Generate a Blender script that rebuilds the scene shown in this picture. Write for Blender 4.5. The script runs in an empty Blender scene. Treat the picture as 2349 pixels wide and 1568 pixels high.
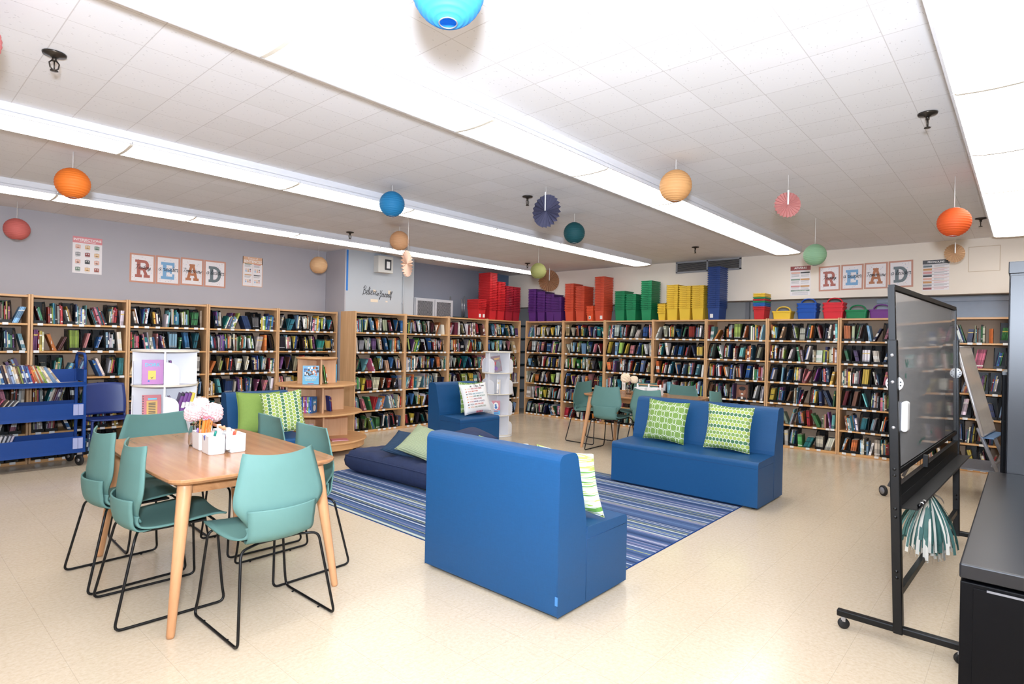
import bpy, bmesh, math, random
from mathutils import Vector, Matrix

D = bpy.data
SC = bpy.context.scene
COL = SC.collection
PI = math.pi
R = math.radians
H_CAM = 1.432
CEIL = 2.80


def s2l(c):
    c = c / 255.0
    return c / 12.92 if c <= 0.04045 else ((c + 0.055) / 1.055) ** 2.4


def rgb(r, g, b, a=1.0):
    return (s2l(r), s2l(g), s2l(b), a)


# ------------------------------------------------------------------ materials
class NT:
    """tiny node helper"""

    def __init__(self, name):
        m = D.materials.new(name)
        m.use_nodes = True
        self.m = m
        self.t = m.node_tree
        self.b = self.t.nodes['Principled BSDF']

    def n(self, kind, **kw):
        nd = self.t.nodes.new(kind)
        for k, v in kw.items():
            if k.startswith('i_'):
                key = k[2:]
                key = int(key) if key.isdigit() else key.replace('_', ' ')
                nd.inputs[key].default_value = v
            else:
                setattr(nd, k, v)
        return nd

    def l(self, a, b):
        self.t.links.new(a, b)

    def math(self, op, a, b=None, c=None):
        nd = self.t.nodes.new('ShaderNodeMath')
        nd.operation = op
        for i, v in enumerate((a, b, c)):
            if v is None:
                continue
            if isinstance(v, (int, float)):
                nd.inputs[i].default_value = v
            else:
                self.l(v, nd.inputs[i])
        return nd.outputs[0]

    def mix(self, fac, a, b, blend='MIX'):
        nd = self.t.nodes.new('ShaderNodeMix')
        nd.data_type = 'RGBA'
        nd.blend_type = blend
        for key, v in ((0, fac), (6, a), (7, b)):
            if isinstance(v, (int, float, tuple)):
                nd.inputs[key].default_value = v
            else:
                self.l(v, nd.inputs[key])
        return nd.outputs[2]

    def base(self, v):
        if isinstance(v, tuple):
            self.b.inputs['Base Color'].default_value = v
        else:
            self.l(v, self.b.inputs['Base Color'])

    def rough(self, v):
        if isinstance(v, (int, float)):
            self.b.inputs['Roughness'].default_value = v
        else:
            self.l(v, self.b.inputs['Roughness'])

    def bump(self, h, strength=0.3, dist=0.01):
        nd = self.n('ShaderNodeBump')
        nd.inputs['Strength'].default_value = strength
        nd.inputs['Distance'].default_value = dist
        self.l(h, nd.inputs['Height'])
        self.l(nd.outputs[0], self.b.inputs['Normal'])


MATS = {}


def plain(name, c, rough=0.5, metal=0.0, var=0.06, scale=18.0, spec=0.5, bump=0.0):
    """solid colour with a little procedural variation"""
    if name in MATS:
        return MATS[name]
    k = NT(name)
    tc = k.n('ShaderNodeTexCoord')
    nz = k.n('ShaderNodeTexNoise', i_Scale=scale, i_Detail=3.0)
    k.l(tc.outputs['Object'], nz.inputs['Vector'])
    col = rgb(*c)
    lo = tuple(x * (1 - var) for x in col[:3]) + (1,)
    hi = tuple(min(1, x * (1 + var)) for x in col[:3]) + (1,)
    k.base(k.mix(nz.outputs[0], lo, hi))
    k.rough(rough)
    k.b.inputs['Metallic'].default_value = metal
    k.b.inputs['Specular IOR Level'].default_value = spec
    if bump:
        k.bump(nz.outputs[0], bump, 0.004)
    MATS[name] = k.m
    return k.m


def wood(name, a, b, rough=0.4, axis='X', scale=3.0):
    if name in MATS:
        return MATS[name]
    k = NT(name)
    tc = k.n('ShaderNodeTexCoord')
    mp = k.n('ShaderNodeMapping')
    st = {'X': (0.6, 9, 9), 'Y': (9, 0.6, 9), 'Z': (9, 9, 0.6)}[axis]
    mp.inputs['Scale'].default_value = tuple(v * scale for v in st)
    k.l(tc.outputs['Object'], mp.inputs['Vector'])
    nz = k.n('ShaderNodeTexNoise', i_Scale=1.0, i_Detail=5.0, i_Roughness=0.6, i_Distortion=0.6)
    k.l(mp.outputs[0], nz.inputs['Vector'])
    cr = k.n('ShaderNodeValToRGB')
    cr.color_ramp.elements[0].position = 0.3
    cr.color_ramp.elements[0].color = rgb(*a)
    cr.color_ramp.elements[1].position = 0.72
    cr.color_ramp.elements[1].color = rgb(*b)
    k.l(nz.outputs[0], cr.inputs[0])
    k.base(cr.outputs[0])
    k.rough(rough)
    MATS[name] = k.m
    return k.m


def fabric(name, c, rough=0.6, scale=260.0, bump=0.15, var=0.08):
    if name in MATS:
        return MATS[name]
    k = NT(name)
    tc = k.n('ShaderNodeTexCoord')
    mp = k.n('ShaderNodeMapping')
    mp.inputs['Scale'].default_value = (scale, scale, scale * 0.12)
    k.l(tc.outputs['Object'], mp.inputs['Vector'])
    n1 = k.n('ShaderNodeTexNoise', i_Scale=1.0, i_Detail=2.0)
    k.l(mp.outputs[0], n1.inputs['Vector'])
    mp2 = k.n('ShaderNodeMapping')
    mp2.inputs['Scale'].default_value = (scale * 0.12, scale * 0.12, scale)
    k.l(tc.outputs['Object'], mp2.inputs['Vector'])
    n2 = k.n('ShaderNodeTexNoise', i_Scale=1.0, i_Detail=2.0)
    k.l(mp2.outputs[0], n2.inputs['Vector'])
    s = k.math('ADD', n1.outputs[0], n2.outputs[0])
    s = k.math('MULTIPLY', s, 0.5)
    col = rgb(*c)
    k.base(k.mix(s, tuple(x * (1 - var * 2) for x in col[:3]) + (1,), tuple(min(1, x * (1 + var * 2)) for x in col[:3]) + (1,)))
    k.rough(rough)
    k.bump(s, bump, 0.002)
    MATS[name] = k.m
    return k.m


def emit(name, c, s, cam_tint=None):
    k = NT(name)
    tc = k.n('ShaderNodeTexCoord')
    nz = k.n('ShaderNodeTexNoise', i_Scale=3.0)
    k.l(tc.outputs['Object'], nz.inputs['Vector'])
    k.base(rgb(240, 240, 235))
    col = rgb(*c)
    k.l(k.mix(nz.outputs[0], tuple(x * 0.95 for x in col[:3]) + (1,), col), k.b.inputs['Emission Color'])
    k.b.inputs['Emission Strength'].default_value = s
    k.rough(0.4)
    return k.m


def attr_mat(name, rough=0.5, use_obj=False, spec=0.4):
    """colour from the mesh's face colours (times the object's colour when use_obj)"""
    k = NT(name)
    at = k.n('ShaderNodeAttribute', attribute_name='Col')
    if use_obj:
        oi = k.n('ShaderNodeObjectInfo')
        mul = k.mix(1.0, oi.outputs['Color'], at.outputs['Color'], 'MULTIPLY')
        k.base(k.mix(at.outputs['Alpha'], at.outputs['Color'], mul))
    else:
        k.base(at.outputs['Color'])
    k.rough(rough)
    k.b.inputs['Specular IOR Level'].default_value = spec
    return k.m


# ------------------------------------------------------------------ mesh builder
class MB:
    def __init__(self):
        self.v, self.f, self.mi, self.sm, self.c = [], [], [], [], []

    def add(self, vs, fs, mat=0, smooth=False, col=(1, 1, 1, 1), M=None):
        b = len(self.v)
        if M is not None:
            vs = [M @ Vector(p) for p in vs]
        self.v.extend(tuple(p) for p in vs)
        for i, f in enumerate(fs):
            self.f.append(tuple(b + j for j in f))
            self.mi.append(mat)
            self.sm.append(smooth)
            self.c.append(col[i] if isinstance(col, list) else col)
        return self

    def box(self, x0, x1, y0, y1, z0, z1, mat=0, col=(1, 1, 1, 1), M=None):
        vs = [(x0, y0, z0), (x1, y0, z0), (x1, y1, z0), (x0, y1, z0), (x0, y0, z1), (x1, y0, z1), (x1, y1, z1), (x0, y1, z1)]
        fs = [(0, 3, 2, 1), (4, 5, 6, 7), (0, 1, 5, 4), (1, 2, 6, 5), (2, 3, 7, 6), (3, 0, 4, 7)]
        return self.add(vs, fs, mat, False, col, M)

    def prism(self, poly, a, b, axis='y', mat=0, smooth=False, M=None):
        """poly: 2d outline; extruded along axis from a to b. axis y: (x,z) outline, x: (y,z), z: (x,y)"""
        def P(p, t):
            return {'y': (p[0], t, p[1]), 'x': (t, p[0], p[1]), 'z': (p[0], p[1], t)}[axis]
        n = len(poly)
        vs = [P(p, a) for p in poly] + [P(p, b) for p in poly]
        fs = [tuple(range(n)), tuple(range(2 * n - 1, n - 1, -1))]
        self.add(vs, fs, mat, False, M=M)
        fs = [(i, i + n, (i + 1) % n + n, (i + 1) % n) for i in range(n)]
        return self.add(vs, fs, mat, smooth, M=M)

    def tube(self, pts, r, n=8, mat=0, closed=False, M=None, caps=True):
        pts = [Vector(p) for p in pts]
        rs = r if isinstance(r, (list, tuple)) else [r] * len(pts)
        rings = []
        up = None
        m = len(pts)
        for i, p in enumerate(pts):
            if closed:
                t = (pts[(i + 1) % m] - pts[i - 1]).normalized()
            else:
                t = (pts[min(i + 1, m - 1)] - pts[max(i - 1, 0)]).normalized()
            if up is None:
                up = Vector((0, 0, 1)) if abs(t.z) < 0.9 else Vector((1, 0, 0))
            a = t.cross(up)
            if a.length < 1e-6:
                a = t.orthogonal()
            a.normalize()
            b = a.cross(t).normalized()
            up = b
            rings.append([p + (a * math.cos(2 * PI * k / n) + b * math.sin(2 * PI * k / n)) * rs[i] for k in range(n)])
        vs = [q for rg in rings for q in rg]
        fs = []
        for i in range(m if closed else m - 1):
            j = (i + 1) % m
            for k in range(n):
                fs.append((i * n + k, i * n + (k + 1) % n, j * n + (k + 1) % n, j * n + k))
        if caps and not closed:
            fs.append(tuple(range(n - 1, -1, -1)))
            fs.append(tuple((m - 1) * n + k for k in range(n)))
        return self.add(vs, fs, mat, True, M=M)

    def lathe(self, prof, n=32, mat=0, M=None, smooth=True, a0=0.0, a1=2 * PI):
        full = abs(a1 - a0 - 2 * PI) < 1e-6
        k = n if full else n + 1
        vs = [(r * math.cos(a0 + (a1 - a0) * i / n), r * math.sin(a0 + (a1 - a0) * i / n), z) for r, z in prof for i in range(k)]
        fs = []
        for j in range(len(prof) - 1):
            for i in range(n):
                i2 = (i + 1) % k
                fs.append((j * k + i, j * k + i2, (j + 1) * k + i2, (j + 1) * k + i))
        return self.add(vs, fs, mat, smooth, M=M)

    def disc(self, x, y, z, r, t, n=40, mat=0):
        """solid disc with a softened edge"""
        e = min(t * 0.3, 0.006)
        pr = [(0.0001, z), (r - e, z), (r, z + e), (r, z + t - e), (r - e, z + t), (0.0001, z + t)]
        return self.lathe(pr, n, mat, Matrix.Translation((x, y, 0)), smooth=False)

    def grid(self, fn, nu, nv, mat=0, smooth=True, M=None, wrap_u=False):
        vs = [fn(i / nu, j / nv) for j in range(nv + 1) for i in range(nu + 1)]
        w = nu + 1
        fs = [(j * w + i, j * w + i + 1, (j + 1) * w + i + 1, (j + 1) * w + i) for j in range(nv) for i in range(nu)]
        return self.add(vs, fs, mat, smooth, M=M)

    def mesh(self, name, mats, col=False):
        me = D.meshes.new(name)
        me.from_pydata(self.v, [], self.f)
        for m in (mats if isinstance(mats, (list, tuple)) else [mats]):
            me.materials.append(m)
        me.polygons.foreach_set('material_index', self.mi)
        me.polygons.foreach_set('use_smooth', self.sm)
        if col:
            ca = me.color_attributes.new('Col', 'FLOAT_COLOR', 'CORNER')
            flat = []
            for f, c in zip(self.f, self.c):
                flat.extend(list(c) * len(f))
            ca.data.foreach_set('color', flat)
        me.update()
        return me

    def build(self, name, mats, parent=None, bevel=0.0, seg=2, weld=False, col=False, subsurf=0, solid=0.0):
        me = self.mesh(name, mats, col)
        if weld:
            bm = bmesh.new()
            bm.from_mesh(me)
            bmesh.ops.remove_doubles(bm, verts=bm.verts, dist=1e-5)
            bmesh.ops.recalc_face_normals(bm, faces=bm.faces)
            bm.to_mesh(me)
            bm.free()
        return link(name, me, parent, bevel, seg, subsurf, solid)


def link(name, me, parent=None, bevel=0.0, seg=2, subsurf=0, solid=0.0):
    o = D.objects.new(name, me)
    COL.objects.link(o)
    if parent is not None:
        o.parent = parent
    if solid:
        md = o.modifiers.new('Solidify', 'SOLIDIFY')
        md.thickness = solid
        md.offset = 0.0
    if bevel:
        md = o.modifiers.new('Bevel', 'BEVEL')
        md.width = bevel
        md.segments = seg
        md.limit_method = 'ANGLE'
        md.angle_limit = R(40)
        md.harden_normals = False
    if subsurf:
        md = o.modifiers.new('Subsurf', 'SUBSURF')
        md.levels = subsurf
        md.render_levels = subsurf
    return o


def tag(o, label=None, cat=None, group=None, kind=None):
    if label:
        o['label'] = label
    if cat:
        o['category'] = cat
    if group:
        o['group'] = group
    if kind:
        o['kind'] = kind
    return o


def thing(name, label, cat, loc=(0, 0, 0), rz=0.0, group=None):
    o = D.objects.new(name, None)
    COL.objects.link(o)
    o.empty_display_size = 0.1
    o.location = loc
    o.rotation_euler = (0, 0, rz)
    return tag(o, label, cat, group)


KIDS = {}


def dup(o, label=None, group=None, loc=None, rz=None, parent=None):
    """copy of a thing with copies of its parts and sub-parts (mesh data shared)"""
    c = o.copy()
    COL.objects.link(c)
    if parent is not None:
        c.parent = parent
        c.matrix_parent_inverse = o.matrix_parent_inverse.copy()
    if label:
        c['label'] = label
    if group:
        c['group'] = group
    if loc is not None:
        c.location = loc
    if rz is not None:
        c.rotation_euler = (0, 0, rz)
    for ch in list(o.children):
        dup(ch, parent=c)
    return c


def struct(o):
    o['kind'] = 'structure'
    return o


def fillet(pts, r, seg=5):
    """round the corners of a polyline"""
    pts = [Vector(p) for p in pts]
    out = [pts[0]]
    for i in range(1, len(pts) - 1):
        a, b, c = pts[i - 1], pts[i], pts[i + 1]
        d1, d2 = (a - b), (c - b)
        k = min(r, d1.length * 0.45, d2.length * 0.45)
        p, q = b + d1.normalized() * k, b + d2.normalized() * k
        for s in range(seg + 1):
            t = s / seg
            out.append(p * (1 - t) ** 2 + b * 2 * t * (1 - t) + q * t * t)
    out.append(pts[-1])
    return out


def rounded_rect(w, h, r, n=6, bow=0.0):
    """outline centred on 0 with corner radius r, sides bowed outwards by bow"""
    pts = []
    for cx, cy, a in ((w / 2 - r, h / 2 - r, 0), (-w / 2 + r, h / 2 - r, 90), (-w / 2 + r, -h / 2 + r, 180), (w / 2 - r, -h / 2 + r, 270)):
        for i in range(n + 1):
            t = R(a + 90 * i / n)
            pts.append([cx + r * math.cos(t), cy + r * math.sin(t)])
    if bow:
        out = []
        m = len(pts)
        for i in range(m):
            p, q = pts[i], pts[(i + 1) % m]
            out.append(p)
            L = math.hypot(q[0] - p[0], q[1] - p[1])
            if L > 0.15:
                for k in range(1, 8):
                    t = k / 8
                    out.append([p[0] + (q[0] - p[0]) * t, p[1] + (q[1] - p[1]) * t])
        pts = [[x + math.copysign(bow * (1 - (2 * y / h) ** 2), x) * (1 if abs(x) > w / 2 - r * 0.7 else 0),
                y + math.copysign(bow * (1 - (2 * x / w) ** 2), y) * (1 if abs(y) > h / 2 - r * 0.7 else 0)] for x, y in out]
    return [tuple(p) for p in pts]


ORD = ['first', 'second', 'third', 'fourth', 'fifth', 'sixth', 'seventh', 'eighth', 'ninth', 'tenth', 'eleventh', 'twelfth', 'thirteenth',
       'fourteenth', 'fifteenth', 'sixteenth', 'seventeenth', 'eighteenth', 'nineteenth', 'twentieth', 'twenty-first', 'twenty-second',
       'twenty-third', 'twenty-fourth', 'twenty-fifth', 'twenty-sixth', 'twenty-seventh', 'twenty-eighth', 'twenty-ninth', 'thirtieth',
       'thirty-first', 'thirty-second', 'thirty-third', 'thirty-fourth', 'thirty-fifth', 'thirty-sixth', 'thirty-seventh', 'thirty-eighth',
       'thirty-ninth', 'fortieth', 'forty-first', 'forty-second', 'forty-third', 'forty-fourth', 'forty-fifth']

# ------------------------------------------------------------------ writing
_TXT = {}


def text_geo(body, spacing=1.0, bold=0.0):
    """(verts 2d, faces, width) of printed text, cap height about 0.7"""
    key = (body, spacing, bold)
    if key not in _TXT:
        cu = D.curves.new('txt', 'FONT')
        cu.body = body
        cu.size = 1.0
        cu.space_character = spacing
        cu.offset = bold
        cu.resolution_u = 2
        o = D.objects.new('txt', cu)
        COL.objects.link(o)
        dg = bpy.context.evaluated_depsgraph_get()
        me = D.meshes.new_from_object(o.evaluated_get(dg))
        vs = [(p.co.x, p.co.y) for p in me.vertices]
        fs = [tuple(p.vertices) for p in me.polygons]
        D.objects.remove(o)
        D.curves.remove(cu)
        D.meshes.remove(me)
        x0 = min(v[0] for v in vs)
        vs = [(x - x0, y) for x, y in vs]
        _TXT[key] = (vs, fs, max(v[0] for v in vs))
    return _TXT[key]


def put_text(mb, body, fn, width=None, height=None, cx=0.0, y=0.0, mat=0, shear=0.0, align='c', col=(1, 1, 1, 1), bold=0.0):
    """lay text through fn(x, y) -> point; scaled to a width (or cap height)"""
    vs, fs, w = text_geo(body, bold=bold)
    sy = (height / 0.7) if height else width / w
    sx = (width / w) if width else sy
    off = cx - (w * sx / 2 if align == 'c' else 0)
    P = [fn(off + (x + shear * yy) * sx, y + yy * sy) for x, yy in vs]
    mb.add(P, fs, mat, False, col)


GL = {
    'a': (4, [[(3.2, 3.4), (2.2, 4), (.8, 3), (.5, 1.2), (1.4, .1), (2.8, 1.4), (3.3, 3.6), (3.1, .8), (4, .5)]]),
    'd': (4, [[(3.2, 3.2), (2, 4), (.6, 2.6), (.6, .8), (1.6, .1), (2.9, 1.5), (3.6, 7), (3.2, 1), (4, .5)]]),
    'e': (3.2, [[(0, .8), (1.6, 2), (2.5, 3.2), (1.7, 4), (.7, 2.6), (.9, .7), (2, .1), (3.2, .9)]]),
    'l': (2.3, [[(0, .6), (1.4, 3.5), (2.1, 6.4), (1.5, 7), (.9, 5), (.8, 1), (1.4, .1), (2.3, .8)]]),
    'i': (2, [[(0, .9), (.9, 3.8), (.8, .8), (1.3, .1), (2, .8)], [(1.1, 5.2), (1.3, 5.7)]]),
    'v': (3.2, [[(0, 3.4), (.5, 3.9), (1.3, .2), (2.5, 3.6), (3.2, 3.2)]]),
    'n': (4, [[(0, 3.2), (.6, 3.9), (.7, .1), (1.6, 3.4), (2.6, 3.9), (2.9, .9), (3.4, .1), (4, .8)]]),
    'm': (5.6, [[(0, 3.2), (.6, 3.9), (.7, .1), (1.5, 3.4), (2.3, 3.9), (2.6, .1), (3.3, 3.4), (4.1, 3.9), (4.5, .9), (4.9, .1), (5.6, .8)]]),
    'o': (3.4, [[(2, 3.9), (.7, 3), (.6, .9), (1.8, .1), (2.9, 1.6), (2.5, 3.6), (1.8, 3.8), (2.4, 3), (3.4, 3.3)]]),
    'u': (4, [[(0, 3.2), (.6, 3.9), (.6, .9), (1.4, .1), (2.8, 2), (3, 3.9), (3, .9), (3.4, .1), (4, .7)]]),
    'r': (3, [[(0, 2.6), (.6, 4.2), (.9, 3.5), (2.2, 3.7), (1.7, .8), (2.2, .1), (3, .8)]]),
    's': (2.8, [[(0, .8), (1.6, 4.2), (2.1, 1.4), (1.3, .1), (.4, .6)], [(1.6, .2), (2.8, .9)]]),
    'f': (3, [[(0, .8), (1.8, 5), (2.3, 6.8), (1.6, 7), (1, 3), (.6, -2.8), (1.4, -1.5), (1.6, .6), (3, 1)]]),
    'y': (3.6, [[(0, 3.4), (.5, 3.9), (.7, 1), (1.5, .4), (2.8, 3.9), (2.2, -1.5), (1, -2.8), (.7, -1.6), (3.6, .8)]]),
    'w': (4.6, [[(0, 3.2), (.5, 3.9), (.7, .8), (1.4, .1), (2.3, 2.8), (2.5, .8), (3.2, .1), (4.1, 3.8), (4.6, 3.2)]]),
    'h': (4, [[(0, .6), (1.4, 3.5), (2, 6.6), (1.3, 7), (.8, 4), (.7, .1), (1.6, 3.2), (2.6, 3.9), (2.9, .9), (3.4, .1), (4, .8)]]),
    'T': (4.4, [[(0, 6.2), (2, 7), (5, 6.8)], [(2.9, 6.9), (2.1, 2), (1.4, .1)]]),
    'B': (4.8, [[(1.6, 6.6), (1.1, 3), (.6, -1)], [(.2, 5.4), (1.8, 7.4), (3.9, 7), (3.6, 5), (1.6, 3.8), (4, 3.6), (4.4, 1.6), (2.6, .1), (.9, .6)]]),
    'Y': (4.6, [[(.2, 6.4), (.9, 7), (1.2, 4.2), (2, 3.4), (3.6, 5.4)], [(4.4, 7.6), (3.2, 3), (1.8, -2.6), (.8, -3), (.8, -1.6), (4.6, .8)]]),
    'R': (4.8, [[(1.6, 6.8), (1.1, 3), (.6, .1)], [(.2, 5.6), (1.8, 7.4), (3.8, 6.9), (3.4, 4.6), (1.5, 3.6), (2.8, 1.6), (4.8, .3)]]),
    ' ': (2.2, []),
}


def script_strokes(body, shear=0.22):
    x = 0.0
    out = []
    for ch in body:
        w, st = GL[ch]
        for s in st:
            out.append([(x + px + shear * py, py) for px, py in s])
        x += w
    return out, x


def smooth_line(p, n=4):
    q = [p[0]] + list(p) + [p[-1]]
    out = []
    for i in range(1, len(q) - 2):
        a, b, c, d = q[i - 1], q[i], q[i + 1], q[i + 2]
        for k in range(n):
            t = k / n
            out.append(tuple(0.5 * ((2 * b[j]) + (-a[j] + c[j]) * t + (2 * a[j] - 5 * b[j] + 4 * c[j] - d[j]) * t * t + (-a[j] + 3 * b[j] - 3 * c[j] + d[j]) * t ** 3) for j in (0, 1)))
    out.append(tuple(q[-2]))
    return out


def put_script(mb, body, fn, width, cx, y, stroke, mat=0, hmul=1.0, n=4):
    st, w = script_strokes(body)
    k = width / w
    for s in st:
        p = smooth_line(s, n) if len(s) > 2 else s
        put_stroke(mb, [(cx - width / 2 + a * k, y + b * k * hmul) for a, b in p], fn, stroke, mat)


def put_stroke(mb, p, fn, stroke, mat=0):
    L, Rr = [], []
    m = len(p)
    for i in range(m):
        a, b = p[max(i - 1, 0)], p[min(i + 1, m - 1)]
        dx, dy = b[0] - a[0], b[1] - a[1]
        q = math.hypot(dx, dy) or 1
        nx, ny = -dy / q * stroke / 2, dx / q * stroke / 2
        L.append(fn(p[i][0] + nx, p[i][1] + ny))
        Rr.append(fn(p[i][0] - nx, p[i][1] - ny))
    mb.add(L + Rr, [(i, i + m, i + 1 + m, i + 1) for i in range(m - 1)], mat)
# ------------------------------------------------------------------ shared materials
M_WOOD = wood('maple_laminate', (196, 148, 102), (219, 175, 127), 0.42, 'X', 2.0)
M_WOODV = wood('maple_upright', (198, 152, 108), (221, 180, 134), 0.42, 'Z', 2.0)
M_EDGE = wood('maple_edge', (202, 149, 94), (226, 178, 118), 0.38, 'X', 2.0)
M_PLY = plain('bookcase_back_ply', (194, 166, 138), 0.6, var=0.1, scale=9)
M_WHITE = plain('white_plastic', (238, 237, 236), 0.35, var=0.02)
M_PAPER = plain('white_paper', (240, 238, 236), 0.6, var=0.02)
M_LABEL = plain('shelf_label_card', (236, 234, 230), 0.5, var=0.02)
M_BLACKPL = plain('black_plastic', (10, 10, 11), 0.36, var=0.15, spec=.4)
M_BLACKMT = plain('black_metal', (11, 11, 12), 0.38, var=0.15, spec=0.35)
M_CHROME = plain('chrome', (182, 182, 186), 0.28, 0.75)
M_RUBBER = plain('black_rubber', (26, 26, 27), 0.6)
M_INK = plain('black_ink', (28, 26, 28), 0.6, var=0.02)


def mat_floor():
    k = NT('floor_vinyl_tile')
    tc = k.n('ShaderNodeTexCoord')
    obj = tc.outputs['Object']
    # speckle
    n1 = k.n('ShaderNodeTexNoise', i_Scale=55.0, i_Detail=4.0, i_Roughness=0.65)
    k.l(obj, n1.inputs['Vector'])
    n2 = k.n('ShaderNodeTexNoise', i_Scale=1.3, i_Detail=3.0)
    k.l(obj, n2.inputs['Vector'])
    cr = k.n('ShaderNodeValToRGB')
    e = cr.color_ramp.elements
    e[0].position, e[0].color = 0.28, rgb(205, 184, 156)
    e[1].position, e[1].color = 0.5, rgb(214, 196, 170)
    e2 = cr.color_ramp.elements.new(0.72)
    e2.color = rgb(221, 205, 182)
    k.l(n1.outputs[0], cr.inputs[0])
    big = k.mix(n2.outputs[0], (0.93, 0.93, 0.92, 1), (1.04, 1.04, 1.05, 1))
    c = k.mix(1.0, cr.outputs[0], big, 'MULTIPLY')
    # dark flecks
    mp = k.n('ShaderNodeMapping')
    mp.inputs['Scale'].default_value = (14, 40, 14)
    k.l(obj, mp.inputs['Vector'])
    vo = k.n('ShaderNodeTexVoronoi', i_Scale=1.6)
    k.l(mp.outputs[0], vo.inputs['Vector'])
    fl = k.math('LESS_THAN', vo.outputs['Distance'], 0.09)
    fl = k.math('MULTIPLY', fl, 0.28)
    c = k.mix(fl, c, rgb(146, 118, 90))
    # tile joints, 305 mm
    sx = k.n('ShaderNodeSeparateXYZ')
    k.l(obj, sx.inputs[0])
    g = None
    for ax in (0, 1):
        f = k.math('FRACT', k.math('DIVIDE', k.math('ADD', sx.outputs[ax], 30.5), 0.305))
        e_ = k.math('LESS_THAN', k.math('ABSOLUTE', k.math('SUBTRACT', f, 0.5)), 0.4955)
        g = e_ if g is None else k.math('MULTIPLY', g, e_)
    c = k.mix(k.math('MULTIPLY', k.math('SUBTRACT', 1.0, g), 0.22), c, rgb(120, 98, 76))
    k.base(c)
    n3 = k.n('ShaderNodeTexNoise', i_Scale=5.0, i_Detail=3.0)
    k.l(obj, n3.inputs['Vector'])
    mr = k.n('ShaderNodeMapRange')
    mr.inputs['To Min'].default_value = 0.14
    mr.inputs['To Max'].default_value = 0.30
    k.l(n3.outputs[0], mr.inputs[0])
    k.rough(mr.outputs[0])
    k.b.inputs['Specular IOR Level'].default_value = 0.5
    return k.m


def mat_ceiling():
    k = NT('ceiling_tile')
    tc = k.n('ShaderNodeTexCoord')
    obj = tc.outputs['Object']
    sx = k.n('ShaderNodeSeparateXYZ')
    k.l(obj, sx.inputs[0])
    line = None
    for ax, off, w in ((0, 0.01, 0.4925), (1, 0.10, 0.4935)):
        f = k.math('FRACT', k.math('DIVIDE', k.math('ADD', sx.outputs[ax], 29.7 + off), 0.297))
        d = k.math('ABSOLUTE', k.math('SUBTRACT', f, 0.5))
        e = k.math('LESS_THAN', d, w)
        line = e if line is None else k.math('MULTIPLY', line, e)
    gap = k.math('SUBTRACT', 1.0, line)
    # pits
    mp = k.n('ShaderNodeMapping')
    mp.inputs['Scale'].default_value = (28, 46, 30)
    k.l(obj, mp.inputs['Vector'])
    vo = k.n('ShaderNodeTexVoronoi', i_Scale=1.0)
    k.l(mp.outputs[0], vo.inputs['Vector'])
    pit = k.math('LESS_THAN', vo.outputs['Distance'], 0.13)
    # per-tile shade
    fl = k.n('ShaderNodeVectorMath', operation='FLOOR')
    sc = k.n('ShaderNodeVectorMath', operation='MULTIPLY')
    ad = k.n('ShaderNodeVectorMath', operation='ADD')
    ad.inputs[1].default_value = (29.71, 29.8, 0)
    sc.inputs[1].default_value = (1 / 0.297, 1 / 0.297, 0)
    k.l(obj, ad.inputs[0])
    k.l(ad.outputs[0], sc.inputs[0])
    k.l(sc.outputs[0], fl.inputs[0])
    wn = k.n('ShaderNodeTexWhiteNoise')
    k.l(fl.outputs[0], wn.inputs['Vector'])
    c = k.mix(wn.outputs[0], rgb(224, 222, 222), rgb(229, 227, 228))
    c = k.mix(k.math('MULTIPLY', gap, 0.5), c, rgb(170, 162, 158))
    c = k.mix(k.math('MULTIPLY', pit, 0.4), c, rgb(150, 146, 146))
    k.base(c)
    k.rough(0.9)
    h = k.math('SUBTRACT', 1.0, k.math('ADD', k.math('MULTIPLY', pit, 0.6), gap))
    k.bump(h, 0.25, 0.004)
    return k.m


def wall_mat(name, c):
    k = NT(name)
    tc = k.n('ShaderNodeTexCoord')
    n1 = k.n('ShaderNodeTexNoise', i_Scale=1.6, i_Detail=4.0)
    n2 = k.n('ShaderNodeTexNoise', i_Scale=160.0, i_Detail=2.0)
    k.l(tc.outputs['Object'], n1.inputs['Vector'])
    k.l(tc.outputs['Object'], n2.inputs['Vector'])
    col = rgb(*c)
    k.base(k.mix(n1.outputs[0], tuple(x * 0.93 for x in col[:3]) + (1,), tuple(min(1, x * 1.06) for x in col[:3]) + (1,)))
    k.rough(0.7)
    k.bump(n2.outputs[0], 0.06, 0.002)
    return k.m


M_GREY = wall_mat('grey_wall_paint', (174, 171, 176))
M_PALE = wall_mat('pale_blue_paint', (178, 184, 190))
M_SLATE = wall_mat('slate_paint', (134, 138, 150))
M_BLUEP = wall_mat('dusty_blue_paint', (98, 116, 142))
M_CREAM = wall_mat('cream_wall_paint', (236, 225, 210))
M_RECES = wall_mat('recess_paint', (176, 174, 170))

X0, X1, Y0, Y1 = -2.2, 9.46, -1.7, 8.43
YCOL, YREC = 7.88, 8.19
XBULK = 9.06


def slab(name, x0, x1, y0, y1, z0, z1, m):
    return struct(MB().box(x0, x1, y0, y1, z0, z1).build(name, m))


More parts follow.
